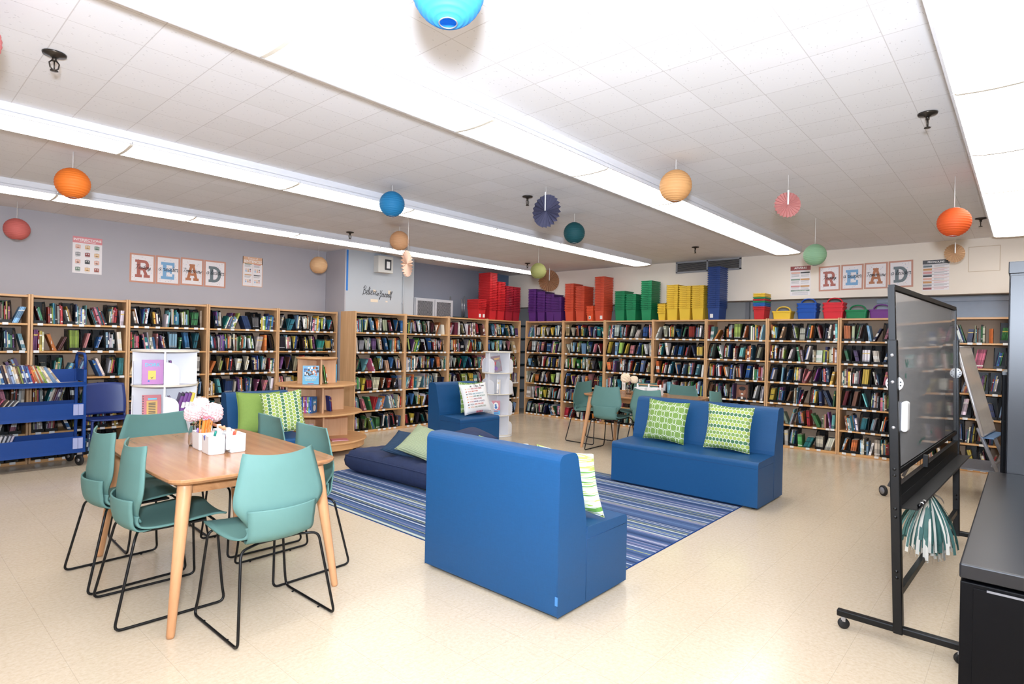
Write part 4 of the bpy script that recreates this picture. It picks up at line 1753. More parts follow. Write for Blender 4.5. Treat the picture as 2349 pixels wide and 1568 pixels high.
face_book('red book with a patterned cover tilted on the lower tier of the larger white tower', .15, .215, .03, (178, 40, 50), w1(-.185, -.17, .656, 3) @ RX(-10), deco_red, GW1)
for i, (n, c, a) in enumerate([('plum', (110, 60, 126), -16), ('purple', (124, 72, 146), -15), ('violet', (116, 66, 138), -15), ('yellow', (228, 206, 84), -14)]):
    spine_book('%s thick book leaning with its neighbours on the lower tier of the larger white tower' % n, .030, .225, .15, c, (3, 4, 4, 4)[i], w1(.045 + i * .034, -.205 + i * .014, .655, 8) @ T3(.03, 0, 0) @ RY(-a) @ T3(-.03, 0, 0), GW1)
spine_book('thin purple book by the divider on the lower tier of the larger white tower', .014, .2, .14, (110, 66, 130), 4, w1(.016, -.218, .654, 4), GW1)


def deco_dark(mb):
    rect(mb, .035, .125, .192, .202, 0, -.0012)
    rect(mb, .045, .115, .178, .186, 0, -.0012)
    blob(mb, .09, .10, .035, .05, 1)
    blob(mb, .05, .05, .025, .03, 2)
    rect(mb, .02, .06, .10, .15, 3)
    return [P['gold'], P['grey'], P['purple'], P['red']]


face_book('dark red graphic book leaning sideways on the top tier of the smaller white tower', .135, .235, .012, (92, 30, 34), w2(-.06, -.192, .960, 0) @ RY(-10) @ RX(-6), deco_dark, GW2)
for i, (n, c) in enumerate([('white and red', (232, 226, 220)), ('white and navy', (224, 222, 226)), ('cream', (226, 214, 200))]):
    spine_book('%s paperback standing on the second tier of the smaller white tower' % n, .017, .215, .10, c, (0, 2, 7)[i], w2(-.005 + i * .0185, -.205, .642, 0), GW2)


def deco_rwb(mb):
    rect(mb, 0, .125, .0, .06, 2)
    blob(mb, .062, .125, .040, .055, 0)
    blob(mb, .06, .14, .014, .016, 1, -.0012)
    blob(mb, .065, .105, .020, .022, 1, -.0013)
    rect(mb, .022, .102, .043, .053, 3, -.0012)
    rect(mb, .02, .11, .012, .028, 1, -.0012)
    return [P['white'], P['blue'], P['sky'], P['red']]


face_book('red, white and blue book facing out on the third tier of the smaller white tower', .125, .205, .012, (176, 56, 66), w2(-.075, -.190, .333, 0) @ RX(-6), deco_rwb, GW2)
spine_book('dark thin book tilted near the floor on the smaller white tower', .013, .15, .12, (60, 58, 52), 6, w2(.21, -.01, .034, 90) @ T3(.013, 0, 0) @ RY(10) @ T3(-.013, 0, 0), GW2)
spine_book('orange brown thin book leaning at the side of the smaller white tower', .013, .18, .12, (170, 84, 60), 6, w2(.215, -.02, .328, 90) @ T3(.013, 0, 0) @ RY(12) @ T3(-.013, 0, 0), GW2)

# ------------------------------------------------------------------ blue book cart
M_CART = plain('blue_cart_steel', (16, 66, 142), .38, var=.05, spec=.4)
CX1, CY0, CY1 = 1.625, 7.56, 7.96
CX0 = .62
t = thing('book_cart', 'royal blue steel library book cart with slanted trays', 'book cart', (CX0, CY0, 0))
L, Wd = CX1 - CX0, CY1 - CY0
for x in (0.0, L - .028):
    for y in (0.0, Wd - .028):
        MB().box(x, x + .028, y, y + .028, .155, 1.03).build('post', M_CART, t, bevel=.004)
    mb = MB()
    p = [(x + .014, .014, 1.02), (x + .014, .014, 1.20), (x + .014, Wd - .014, 1.20), (x + .014, Wd - .014, 1.02)]
    mb.tube(fillet(p, .07, 6), .014, 10)
    mb.build('handle', M_CART, t)
    MB().box(x + .009, x + .019, .028, Wd - .028, .90, 1.03).build('end_plate', M_CART, t)
for z, lip, nm in ((.87, .03, 'top_tray'), (.525, .15, 'middle_tray'), (.165, .155, 'bottom_tray')):
    mb = MB()
    mb.box(.02, L - .02, .005, Wd - .005, z - .004, z)
    mb.prism([(0.006, z - .012), (0.006, z + .02), (-.004, z + lip), (-.009, z + lip), (.0, z - .012)], .004, L - .004, 'x')
    mb.box(.02, L - .02, Wd - .012, Wd - .006, z, z + max(lip, .15))
    mb.box(.0, L, -.002, .004, z - .02, z + .012)
    mb.build(nm, M_CART, t)
M_PAPB = plain('pale_notice_paper', (168, 176, 218), .5, var=.04)
for z in (.548, .19):
    for k in range(2):
        MB().box(L - .115 + k * .045, L - .073 + k * .045, -.0125, -.0095, z, z + .115).build('paper_notice', M_PAPB, t)
for x, y in ((.05, .05), (L - .045, .04), (.05, Wd - .05), (L - .07, Wd - .05)):
    mb = MB()
    mb.lathe([(.0001, -.014), (.048, -.014), (.058, -.008), (.058, .008), (.048, .014), (.0001, .014)], 24, 0, T3(x, y, .058) @ RZ(25) @ RY(90))
    mb.lathe([(.0001, -.016), (.02, -.016), (.02, .016), (.0001, .016)], 14, 1, T3(x, y, .058) @ RZ(25) @ RY(90))
    mb.box(x - .022, x + .022, y - .014, y + .014, .118, .155, 1)
    mb.build('caster', [M_RUBBER, M_CHROME], t)
GC = 'books on the blue cart'
rng = random.Random(77)
x = CX0 + .05
i = 0
while x < CX0 + .80:
    n, c = pick_col(rng)
    if rng.random() < .5:
        n, c = rng.choice([('navy', (58, 66, 120)), ('pale blue', (150, 170, 206)), ('orange', (196, 120, 84)), ('cream', (212, 190, 160)), ('rust', (170, 90, 66))])
    th = rng.uniform(.012, .024)
    f = (x - CX0) / .8
    a = 14 + 20 * max(0, (f - .68) / .32)
    spine_book('%s book %s from the free end of the row on the cart top' % (n, 'QQ%d' % i), th, rng.uniform(.19, .215), .15, c, rng.randrange(8), T3(x, CY0 + .03, .878 + th * math.sin(R(a)) * .0) @ T3(th, 0, 0) @ RY(-a) @ T3(-th, 0, th * math.sin(R(a))), GC)
    x += th / math.cos(R(a)) + .001
    i += 1
tot = i
for o in D.objects:
    lb = o.get('label')
    if lb and 'QQ' in lb:
        q = int(lb.split('QQ')[1].split(' ')[0])
        o['label'] = lb.replace('QQ%d' % q, ORD[tot - 1 - q])
for i in range(2):
    o = face_book(['red picture book lying flat at the free end of the cart top', 'cream picture book lying on the red one on the cart top'][i], .20, .15, .006, [(176, 70, 74), (214, 200, 180)][i], T3(CX0 + .80, CY0 + .04, .8835 + .0065 * i) @ RX(-90), None, GC)
for i, (n, c, a) in enumerate([('white', (220, 214, 206), 38), ('grey', (186, 186, 188), 36), ('cream', (206, 186, 160), 34), ('pink', (190, 90, 110), 30)]):
    spine_book('%s thin book sloping on the middle tray of the blue cart' % n, .012, .24, .15, c, 7, T3(CX0 + .30 - i * .03, CY0 + .06, .535) @ RY(a), GC)
for i, (n, c, a) in enumerate([('white', (216, 214, 214), 16), ('pale grey', (190, 192, 198), 18), ('silver', (170, 174, 184), 20), ('lilac', (186, 176, 196), 20)]):
    spine_book('%s book leaning on the bottom tray of the blue cart' % n, .018, .215, .15, c, (7, 0, 4, 7)[i], T3(CX0 + .26 + i * .026, CY0 + .06, .172) @ RY(a), GC)

# ------------------------------------------------------------------ blue plastic chair by the cart
M_BCH = plain('blue_chair_plastic', (34, 54, 118), .38, var=.04)
t = thing('plastic_chair', 'dark blue moulded plastic chair standing between the cart and the white tower', 'chair', (1.875, 7.60, 0), R(0))


def bback(u, v):
    k = 2 * u - 1
    z = .50 + .345 * v
    w = .205 + .012 * math.sin(v * PI) - .01 * v
    return (w * k, .30 + .05 * v - .03 * (1 - k * k) * -1, z + .012 * (1 - k * k) * v)


MB().grid(bback, 14, 14).build('backrest', M_BCH, t, solid=.014)
MB().grid(lambda u, v: ((2 * u - 1) * (.20 + .015 * v), .0 + .36 * v, .462 - .012 * math.sin(v * PI) + .008 * (2 * u - 1) ** 2), 12, 12).build('seat', M_BCH, t, solid=.016)
for sx in (-1, 1):
    MB().tube(fillet([(sx * .185, .015, 0), (sx * .183, .01, .455), (sx * .15, .05, .46)], .03, 4), .014, 10).build('leg', M_BCH, t)
    MB().tube(fillet([(sx * .20, .36, 0), (sx * .198, .31, .46), (sx * .19, .345, .62)], .05, 4), [.014] * 8, 10).build('leg', M_BCH, t)

# ------------------------------------------------------------------ table top things
TRZ = RZ(-2)


def caddy(label, loc, rz):
    t = thing('desk_caddy', label, 'caddy', loc, rz, 'white caddies on the oak tables')
    for sx in (-1, 1):
        for sy in (-1, 1):
            mb = MB()
            out = rounded_rect(.092, .155, .018, 5)
            n = len(out)
            sc = [(.93, 0), (.97, .006), (1, .10), (1.02, .104), (.96, .104), (.90, .10), (.86, .006)]
            vs = [(x * k, y * k, z) for k, z in sc for x, y in out]
            fs = [(j * n + i, j * n + (i + 1) % n, (j + 1) * n + (i + 1) % n, (j + 1) * n + i) for j in range(len(sc) - 1) for i in range(n)]
            fs += [tuple(range(n - 1, -1, -1)), tuple(range((len(sc) - 1) * n, len(sc) * n))]
            mb.add(vs, fs, 0, False, M=T3(sx * .0585, sy * .09, 0))
            mb.build('cup', M_WHITE, t)
    for y in (-.165, 0, .165):
        MB().box(-.011, .011, y - .012, y + .012, .02, .152).build('handle_post', M_WHITE, t, bevel=.005)
    MB().tube([(0, -.175, .138), (0, .175, .138)], .0085, 12).build('handle_bar', M_LEG, t)
    return t


TT = .739
c1 = caddy('white caddy of four cups holding pencils and markers on the front table', (1.452, 3.655, TT), R(-4))
c2 = dup(c1, 'white caddy with a wooden handle bar on the far table', None, (7.035, 3.78, TT), R(2))
rng = random.Random(12)
M_PENC = plain('orange_pencil', (236, 128, 40), .4)
mb = MB()
mb.tube([(0, 0, 0), (0, 0, .165)], .0038, 6, 0)
mb.tube([(0, 0, .165), (0, 0, .176)], .0040, 8, 1)
mb.tube([(0, 0, .176), (0, 0, .186)], .0037, 8, 2)
PEN_ME = mb.mesh('pencil', [M_PENC, plain('pencil_ferrule', (206, 180, 200), .3, .6), plain('pink_eraser', (226, 120, 130), .6)])
for i in range(13):
    o = D.objects.new('pencil', PEN_ME)
    COL.objects.link(o)
    x, y = -.0585 + rng.uniform(-.022, .022), .085 + rng.uniform(-.03, .03)
    o.matrix_world = T3(1.452, 3.655, TT + .008) @ RZ(-4) @ T3(x, y, 0) @ RX(rng.uniform(-9, 9)) @ RY(rng.uniform(0, 14))
    tag(o, 'orange pencil standing in the cup below the peonies', 'pencil', 'orange pencils in the white caddy')
MK = [('teal', (34, 140, 124), -.06, -.05, .115, 12, 6), ('blue', (54, 70, 140), -.085, -.07, .10, -12, 10), ('peach', (232, 160, 130), -.04, -.06, .15, 24, -10), ('maroon', (110, 44, 62), -.03, -.07, .10, 30, 4),
      ('red', (222, 54, 50), .05, .0, .11, 8, 0), ('orange', (240, 120, 60), .068, -.02, .105, 10, 8), ('coral', (232, 90, 70), .06, -.045, .105, 4, 12), ('lilac', (150, 120, 170), -.085, .13, .11, 5, -8)]
for n, c, x, y, ln, a, b in MK:
    mb = MB().tube([(0, 0, 0), (0, 0, ln - .03)], .0062, 10, 0)
    mb.tube([(0, 0, ln - .03), (0, 0, ln - .004), (0, 0, ln)], [.0072, .0068, .004], 10, 1)
    o = mb.build('marker_pen', [M_WHITE, plain('marker_cap_' + n, c, .4)])
    o.matrix_world = T3(1.452, 3.655, TT + .010) @ RZ(-4) @ T3(x, y, 0) @ RY(a) @ RX(b)
    tag(o, '%s capped marker pen in the white caddy on the front table' % n, 'marker')

# peonies in glass vases
k = NT('clear_glass')
k.base((1, 1, 1, 1))
k.b.inputs['Transmission Weight'].default_value = 1.0
k.b.inputs['Roughness'].default_value = .03
k.b.inputs['IOR'].default_value = 1.3
M_GLASS = k.m
M_STEM = plain('flower_stem', (96, 140, 84), .5)
M_LEAF = plain('flower_leaf', (86, 136, 66), .5)


def vase(label, loc):
    mb = MB().lathe([(.0001, .0), (.036, 0), (.042, .02), (.040, .09), (.030, .125), (.034, .14), (.031, .14), (.027, .125), (.037, .09), (.039, .02), (.033, .004), (.0001, .004)], 28)
    o = mb.build('glass_vase', M_GLASS)
    o.location = loc
    return tag(o, label, 'vase')


def peony(label, base, head, r, col, seed, leaf=True):
    rg = random.Random(seed)
    t = thing('peony', label, 'flower', base, 0, 'peonies in glass vases')
    hd = Vector(head) - Vector(base)
    MB().tube([(0, 0, 0), tuple(hd * .5 + Vector((0, 0, .02))), tuple(hd)], .003, 6).build('stem', M_STEM, t)
    mb = MB()

    def ruf(u, v):
        th, ph = 2 * PI * u, PI * (.02 + .96 * v)
        k = math.sin(7 * th + 5 * ph + 2.2 * math.sin(3 * ph + seed)) + .6 * math.sin(13 * th - 9 * ph + seed * 2)
        q = r * (.80 + .10 * abs(k) - .05 * math.cos(4 * ph))
        return (hd.x + q * math.sin(ph) * math.cos(th), hd.y + q * math.sin(ph) * math.sin(th), hd.z + q * .92 * math.cos(ph))
    mb.grid(ruf, 72, 30, smooth=False)
    for i in range(46):
        ph = math.acos(1 - 1.8 * (i + .5) / 46)
        th = i * 2.39996
        d = Vector((math.sin(ph) * math.cos(th), math.sin(ph) * math.sin(th), math.cos(ph)))
        q = d.to_track_quat('Z', 'Y').to_matrix().to_4x4()
        M = Matrix.Translation(hd) @ q @ Matrix.Rotation(rg.uniform(0, 6.3), 4, 'Z') @ Matrix.Rotation(rg.uniform(.5, 1.0), 4, 'X')
        s = r * rg.uniform(.34, .50)
        lift = r * rg.uniform(.66, .84)
        mb.grid(lambda u, v: ((2 * u - 1) * s * (1 - .25 * v), (2 * v - 1) * s * .8, lift - s * .5 * (2 * u - 1) ** 2 + .12 * s * math.sin(8 * u + i) * v), 5, 4, M=M)
    mb.build('bloom', plain('petal_%d_%d_%d' % col, col, .7, var=.08, scale=30), t)
    if leaf:
        for a in (40, 190, 300):
            M = Matrix.Translation(hd * .72) @ Matrix.Rotation(R(a + seed * 40), 4, 'Z') @ Matrix.Rotation(R(-25), 4, 'Y')
            MB().grid(lambda u, v: (.065 * v, (2 * u - 1) * .018 * math.sin(PI * min(.98, v + .02)), .012 * math.sin(v * 3)), 4, 6, M=M).build('leaf', M_LEAF, t)
    return t


vx, vy = 1.40, 3.875
vase('clear glass vase of pink peonies behind the caddy on the front table', (vx, vy, TT))
PK = (222, 190, 188)
peony('pale pink peony drooping towards the chair backs, lowest of the front table bunch', (vx - .008, vy, TT + .01), (vx - .018, vy - .005, TT + .20), .060, PK, 1)
peony('pale pink peony, biggest bloom above the pencils on the front table', (vx + .01, vy + .006, TT + .01), (vx + .085, vy - .03, TT + .20), .072, PK, 2)
peony('pale pink peony at the rear top of the front table bunch', (vx, vy + .012, TT + .01), (vx + .05, vy + .06, TT + .245), .056, (224, 208, 204), 3)
vase('clear glass vase of cream peonies on the far table', (6.99, 4.06, TT))
peony('cream peony leaning towards the teal chair on the far table', (6.985, 4.065, TT + .01), (6.97, 4.10, TT + .215), .075, (246, 226, 196), 4, False)
peony('cream peony nearer the caddy on the far table', (7.0, 4.05, TT + .01), (7.06, 4.02, TT + .195), .062, (244, 224, 196), 5)
# ------------------------------------------------------------------ coloured bins on the bookcases
BINC = {'red': (192, 40, 44), 'crimson': (156, 34, 46), 'purple': (84, 44, 112), 'orange': (214, 84, 56), 'green': (30, 128, 82), 'yellow': (226, 188, 58), 'blue': (38, 66, 128)}
M_BIN = attr_mat('coloured_bin_plastic', .42, True)


def bin_mb(w, d, h):
    mb = MB()
    t = .0006
    tp = .011

    def ring(k, z, e=0.0):
        a, b = w / 2 - tp * (1 - z / h) + e, d / 2 - tp * (1 - z / h) + e
        return [(-a, -b, z), (a, -b, z), (a, b, z), (-a, b, z)]
    R0 = [ring(0, 0), ring(0, h - .014), ring(0, h - .014, .009), ring(0, h, .010), ring(0, h, -t), ring(0, .004, -t)]
    vs = [p for r in R0 for p in r]
    fs = [(3, 2, 1, 0)]
    for j in range(len(R0) - 1):
        fs += [(j * 4 + i, j * 4 + (i + 1) % 4, (j + 1) * 4 + (i + 1) % 4, (j + 1) * 4 + i) for i in range(4)]
    fs.append((20, 21, 22, 23))
    mb.add(vs, fs, 0, False, mul(1))
    # pull lip at both ends of the short sides
    for s in (-1, 1):
        b = d / 2 + .009
        mb.box(-.035, .035, min(s * b, s * (b + .010)), max(s * b, s * (b + .010)), h - .013, h - .004, 0, mul(.94))
    return mb


BIN_ME = bin_mb(.182, .29, .205).mesh('book_bin', [M_BIN], True)
BINS_ME = bin_mb(.125, .17, .13).mesh('small_book_bin', [M_BIN], True)
BINT_ME = bin_mb(.155, .25, .16).mesh('tray_bin', [M_BIN], True)
ZT = BH - .010 + .001
STICK = MB().box(-.024, .024, -.002, 0, -.03, .03).mesh('bin_sticker', [M_LABEL])


def bin_stack(cname, col, x, y, rz, ztop, phrase, me=BIN_ME, h=.205, pitch=.0305, jig=0, cols=None, sticker=None):
    n = max(1, int(round((ztop - ZT - h) / pitch)) + 1)
    rg = random.Random(int(x * 1000 + y * 777))
    for i in range(n):
        o = D.objects.new('book_bin', me)
        COL.objects.link(o)
        j = .0004
        o.location = (x + rg.uniform(-j, j), y + rg.uniform(-j, j), ZT + i * pitch)
        o.rotation_euler = (0, 0, rz)
        cc = cols[i % len(cols)] if cols else (cname, col)
        o.color = rgb(*cc[1])
        where = 'lowest' if i == 0 else ('topmost' if i == n - 1 else ORD[i] + ' from the bottom')
        tag(o, '%s plastic bin, %s in the %s' % (cc[0], where, phrase) if n > 1 else '%s plastic bin, %s' % (cc[0], phrase), 'bin', 'nested %s bins on the bookcases' % ('mixed' if cols else cname))
        if i == 0 and sticker:
            for dx in sticker:
                s = D.objects.new('bin_sticker', STICK)
                COL.objects.link(s)
                s.parent = o
                s.location = (dx, -.1376, .06)
                s.rotation_euler = (R(3.07), 0, 0)
    return n


# on the long wall (fronts face -y)
YF = YB + .17
NB = 0
NB += bin_stack('red', BINC['red'], 7.555, YF, 0, 2.18, 'short wide red stack', sticker=[-.05, .05])
NB += bin_stack('red', BINC['red'], 7.875, YF + .03, 0, 2.71, 'tallest red stack')
NB += bin_stack('red', BINC['red'], 8.095, YF + .02, 0, 2.535, 'red stack right beside the tallest')
NB += bin_stack('crimson', BINC['crimson'], 8.305, YF, 0, 2.475, 'crimson stack with white marks', pitch=.0325)
NB += bin_stack('crimson', BINC['crimson'], 8.515, YF, 0, 2.475, 'crimson stack nearest the corner', pitch=.0325)
# on the right-hand wall (fronts face -x)
XF = XB + .172
RB = -PI / 2
for y, zt, cn, ph, st in [(7.25, 2.45, 'purple', 'tallest purple stack', None), (7.028, 2.385, 'purple', 'second purple stack from corner', None), (6.812, 2.325, 'purple', 'third purple stack from corner', None), (6.635, 2.28, 'purple', 'shortest purple stack', None),
                          (6.36, 2.51, 'orange', 'orange stack beside purple', None), (6.118, 2.44, 'orange', 'middle orange stack', None), (5.70, 2.62, 'orange', 'tallest orange stack', [.04]),
                          (5.282, 2.335, 'green', 'green stack beside orange', None), (5.062, 2.275, 'green', 'shortest green stack', None), (4.771, 2.48, 'green', 'tallest green stack', None),
                          (4.307, 2.405, 'yellow', 'tallest yellow stack', None), (4.091, 2.365, 'yellow', 'middle yellow stack', None), (3.875, 2.37, 'yellow', 'yellow stack beside blue', None),
                          (3.62, 2.64, 'blue', 'tall blue stack', [-.03])]:
    NB += bin_stack(cn, BINC[cn], XF, y, RB, zt, ph, sticker=st)
NB += bin_stack('orange', (236, 96, 56), XF - .06, 5.90, RB, 2.09, 'small orange stack', BINS_ME, .13, .028)
NB += bin_stack('yellow', BINC['yellow'], XF - .06, 4.49, RB, 2.09, 'small yellow stack', BINS_ME, .13, .028)
MIX = [('red', BINC['red']), ('red', BINC['red']), ('blue', (40, 100, 170)), ('blue', (40, 100, 170)), ('green', BINC['green']), ('red', BINC['red']), ('green', BINC['green']), ('yellow', BINC['yellow']), ('yellow', BINC['yellow'])]
NB += bin_stack('red', BINC['red'], XF, 2.945, RB, 2.20, 'many-coloured stack', BINT_ME, .16, .0275, cols=MIX)
# lettered sticker on the small orange stack, white marks on a crimson stack
so = [o for o in D.objects if o.get('label', '').startswith('orange plastic bin, lowest in the small orange')][0]
mb = MB().box(-.022, .022, -.0835, -.0815, .03, .085, 0)
put_text(mb, 'R', lambda x, z: (x, -.0842, z), height=.034, cx=0, y=.040, mat=1, bold=.03)
mb.build('bin_sticker', [M_LABEL, M_INK], so)
for o in list(D.objects):
    lb = o.get('label', '')
    if 'crimson stack with white marks' in lb and any(q in lb for q in ('topmost', 'seventh', 'eighth', 'fourth', 'fifth', 'sixth')):
        MB().box(-.034, .034, -.162, -.160, .192, .202).build('white_lip_mark', M_LABEL, o)

# supply caddies with handles
def supply_caddy_mesh():
    mb = MB()
    w, d, h = .205, .25, .115
    tp, t = .012, .003

    def ring(z, e=0.0):
        a, b = w / 2 - tp * (1 - z / h) + e, d / 2 - tp * (1 - z / h) + e
        return [(x * a / (w / 2), y * b / (d / 2), z) for x, y in rounded_rect(w, d, .02, 4)]
    Rg = [ring(0), ring(h - .02), ring(h - .02, .007), ring(h, .008), ring(h, -t), ring(.004, -t)]
    n = len(Rg[0])
    vs = [p for r in Rg for p in r]
    fs = [tuple(range(n - 1, -1, -1))]
    for j in range(5):
        fs += [(j * n + i, j * n + (i + 1) % n, (j + 1) * n + (i + 1) % n, (j + 1) * n + i) for i in range(n)]
    fs.append(tuple(range(5 * n, 6 * n)))
    mb.add(vs, fs, 0, False, mul(1))
    return mb


SC_ME = supply_caddy_mesh().mesh('supply_caddy', [M_BIN], True)
hb = MB()
a = [(-.098, .0), (-.090, .08), (-.055, .112), (0, .12), (.055, .112), (.090, .08), (.098, .0)]
hp = [(x, 0, z + .06) for x, z in a]
for s in (-.012, .012):
    hb.tube(fillet([(x, y + s, z) for x, y, z in hp], .04, 4), .008, 8, 0)
hb.box(-.095, .095, -.004, .004, .02, .10)
hb.c = [mul(.97)] * len(hb.f)
SCH_ME = hb.mesh('caddy_handle', [M_BIN], True)
CAD = [(2.63, 'yellow', 1, BINC['yellow']), (2.30, 'blue', 3, (24, 78, 164)), (1.97, 'red', 3, (212, 40, 52)), (1.695, 'green', 1, (20, 124, 74)), (1.42, 'purple', 1, (110, 48, 128))]
for y, cn, n, c in CAD:
    for i in range(n):
        o = D.objects.new('supply_caddy', SC_ME)
        COL.objects.link(o)
        o.location = (XF - .03, y, ZT + i * .052)
        o.rotation_euler = (0, 0, RB + PI / 2)
        o.color = rgb(*c)
        o.scale = (1, 1, 1)
        where = {(1, 0): 'single on the bookcase top'}.get((n, i), ['lowest of its stack', 'middle of its stack', 'topmost of its stack'][i])
        tag(o, '%s plastic caddy with an arched handle, %s' % (cn, where), 'caddy', 'coloured supply caddies on the bookcase')
        if i == n - 1:
            q = D.objects.new('handle', SCH_ME)
            COL.objects.link(q)
            q.parent = o
            q.rotation_euler = (0, 0, PI / 2)
            q.color = rgb(*c)
print('BINS', NB)

# ------------------------------------------------------------------ behind the long wall bookcases
M_CAB = plain('pale_grey_steel', (182, 184, 190), .45, var=.03)
t = thing('wire_door_cabinet', 'pale grey steel cabinet with two wire mesh doors behind the bookcases', 'cabinet', (6.345, 7.90, 0))
MB().box(0, .90, .012, .27, .02, 2.15).build('body', M_CAB, t, bevel=.004)
for k in range(2):
    x0 = .02 + k * .435
    mb = MB()
    for a, b, c, d_ in ((x0, x0 + .425, 2.10, 2.14), (x0, x0 + .425, 1.40, 1.44), (x0, x0 + .04, 1.44, 2.10), (x0 + .385, x0 + .425, 1.44, 2.10)):
        mb.box(a, b, -.004, .011, c, d_)
    dr = mb.build('door', M_CAB, t)
    mm = MB()
    sp = .022
    for s in (1, -1):
        for q in range(-40, 70):
            pts = []
            for e in range(0, 40):
                xx = x0 + .04 + .345 * e / 39
                zz = 1.44 + q * sp + s * (xx - x0) * .62
                if 1.8 < zz < 2.10:
                    pts.append((xx, zz))
            if len(pts) > 1:
                (xa, za), (xb, zb) = pts[0], pts[-1]
                mm.add([(xa, .002, za - .0016), (xb, .002, zb - .0016), (xb, .002, zb + .0016), (xa, .002, za + .0016)], [(0, 1, 2, 3)])
    mm.build('wire_mesh', M_CAB, dr)
    MB().box(x0 + .04, x0 + .385, .0105, .0115, 1.44, 2.10).build('dark_interior', plain('cabinet_dark', (44, 46, 52), .8), dr)
# dark green table edge with upturned chrome legs
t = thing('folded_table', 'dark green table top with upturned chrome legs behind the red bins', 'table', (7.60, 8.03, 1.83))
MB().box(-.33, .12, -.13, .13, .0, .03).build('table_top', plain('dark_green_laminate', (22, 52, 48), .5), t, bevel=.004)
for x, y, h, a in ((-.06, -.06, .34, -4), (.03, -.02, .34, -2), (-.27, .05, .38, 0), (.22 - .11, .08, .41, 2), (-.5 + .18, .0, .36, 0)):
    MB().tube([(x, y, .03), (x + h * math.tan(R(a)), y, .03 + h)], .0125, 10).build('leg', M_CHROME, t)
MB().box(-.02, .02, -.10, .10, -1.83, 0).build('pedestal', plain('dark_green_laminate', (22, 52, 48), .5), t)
# stacked chairs in the dark corner gap
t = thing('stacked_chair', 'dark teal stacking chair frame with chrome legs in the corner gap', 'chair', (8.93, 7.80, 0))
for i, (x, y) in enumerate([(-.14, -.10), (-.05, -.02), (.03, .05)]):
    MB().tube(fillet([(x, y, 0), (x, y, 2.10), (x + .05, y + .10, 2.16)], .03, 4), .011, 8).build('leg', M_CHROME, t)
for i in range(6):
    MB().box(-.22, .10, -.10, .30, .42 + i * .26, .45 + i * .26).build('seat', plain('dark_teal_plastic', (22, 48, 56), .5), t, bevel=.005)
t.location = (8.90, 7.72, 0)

# ------------------------------------------------------------------ things on the grey column
Yc = YCOL
t = thing('breaker_box', 'cream electrical switch box high on the pale blue column', 'switch box', (5.63, Yc, 2.62))
M_BOX = plain('cream_enamel', (206, 204, 198), .5, var=.03)
MB().box(-.155, .135, -.13, .002, -.13, .135).build('box', M_BOX, t, bevel=.006)
mb = MB().box(-.03, .09, -.138, -.131, -.085, .085)
mb.build('opening', plain('box_dark', (44, 46, 50), .6), t)
MB().box(-.005, .06, -.148, -.1385, -.06, .05).build('breaker_switch', M_WHITE, t, bevel=.004)
MB().tube([(-.04, -.02, .135), (-.04, -.02, CEIL - 2.62)], .012, 10).build('conduit', M_PALE, t)
t = thing('conduit_pipe', 'thin painted conduit pipe running up the pale column near its edge', 'pipe', (6.07, Yc - .010, 0))
MB().tube([(0, 0, 1.7), (0, 0, CEIL)], .012, 10).build('pipe', M_PALE, t)
for z in (2.02, 2.45):
    MB().box(-.022, .022, -.006, .010, z, z + .02).build('clip', M_PALE, t)
o = MB().box(4.978, 5.010, Yc - .0015, Yc + .001, 2.16, 2.79).build('masking_tape', plain('blue_tape', (44, 118, 196), .6))
tag(o, 'strip of blue masking tape on the edge of the pale column', 'tape')
mb = MB()
put_script(mb, 'Believe', lambda x, z: (x, Yc - .0025, z), .26, 5.405, 2.125, .0075, 0, 1.5)
put_script(mb, 'in', lambda x, z: (x, Yc - .0025, z), .055, 5.565, 2.115, .0065, 0, 1.3)
put_script(mb, 'Yourself', lambda x, z: (x, Yc - .0025, z), .25, 5.715, 2.105, .0075, 0, 1.5)
o = mb.build('wall_lettering', M_INK)
tag(o, 'black handwriting decal reading Believe in Yourself on the pale column', 'wall lettering')
for i, (x, z, w, h, d) in enumerate([(5.50, 2.19, .05, .04, 'smallest upper'), (5.795, 2.19, .055, .06, 'square upper'), (5.50, 2.035, .14, .045, 'long lower'), (5.74, 2.035, .04, .02, 'tiny lower')]):
    o = MB().box(x - w / 2, x + w / 2, Yc - .0012, Yc + .001, z - h / 2, z + h / 2).build('tape_patch', plain('beige_tape', (222, 208, 186), .7))
    tag(o, '%s beige tape patch behind the handwriting decal' % d, 'tape')
for i, (x, z) in enumerate([(5.42, 2.375), (5.68, 2.35), (5.43, 2.70)]):
    o = MB().lathe([(.0001, -.012), (.012, -.010), (.014, 0.002)], 12, M=T3(x, Yc, z) @ RX(-90) @ T3(0, 0, 0) @ RX(180)).build('wall_bolt', M_PALE)
    tag(o, ['painted bolt below the switch box, farther from the conduit', 'painted bolt below the switch box, nearer the conduit', 'painted bolt beside the top of the switch box'][i], 'bolt')

# ------------------------------------------------------------------ posters
PC = {n: plain('poster_' + n, c, .45, var=.03) for n, c in dict(paper=(232, 226, 226), rose=(196, 142, 120), brick=(170, 96, 84), blue=(120, 166, 204), copper=(178, 112, 74), slate=(104, 116, 120), header=(218, 138, 142), peach=(222, 176, 142), sage=(124, 146, 128), dark=(74, 74, 76),
        ochre=(196, 142, 84), pinkish=(206, 140, 138), maroon=(150, 72, 70), salmon=(222, 170, 150), tan=(220, 180, 130), cream=(236, 226, 214), white=(244, 242, 240), grey=(150, 148, 150)).items()}
PN = list(PC)
PM = [PC[n] for n in PN]
pi = PN.index


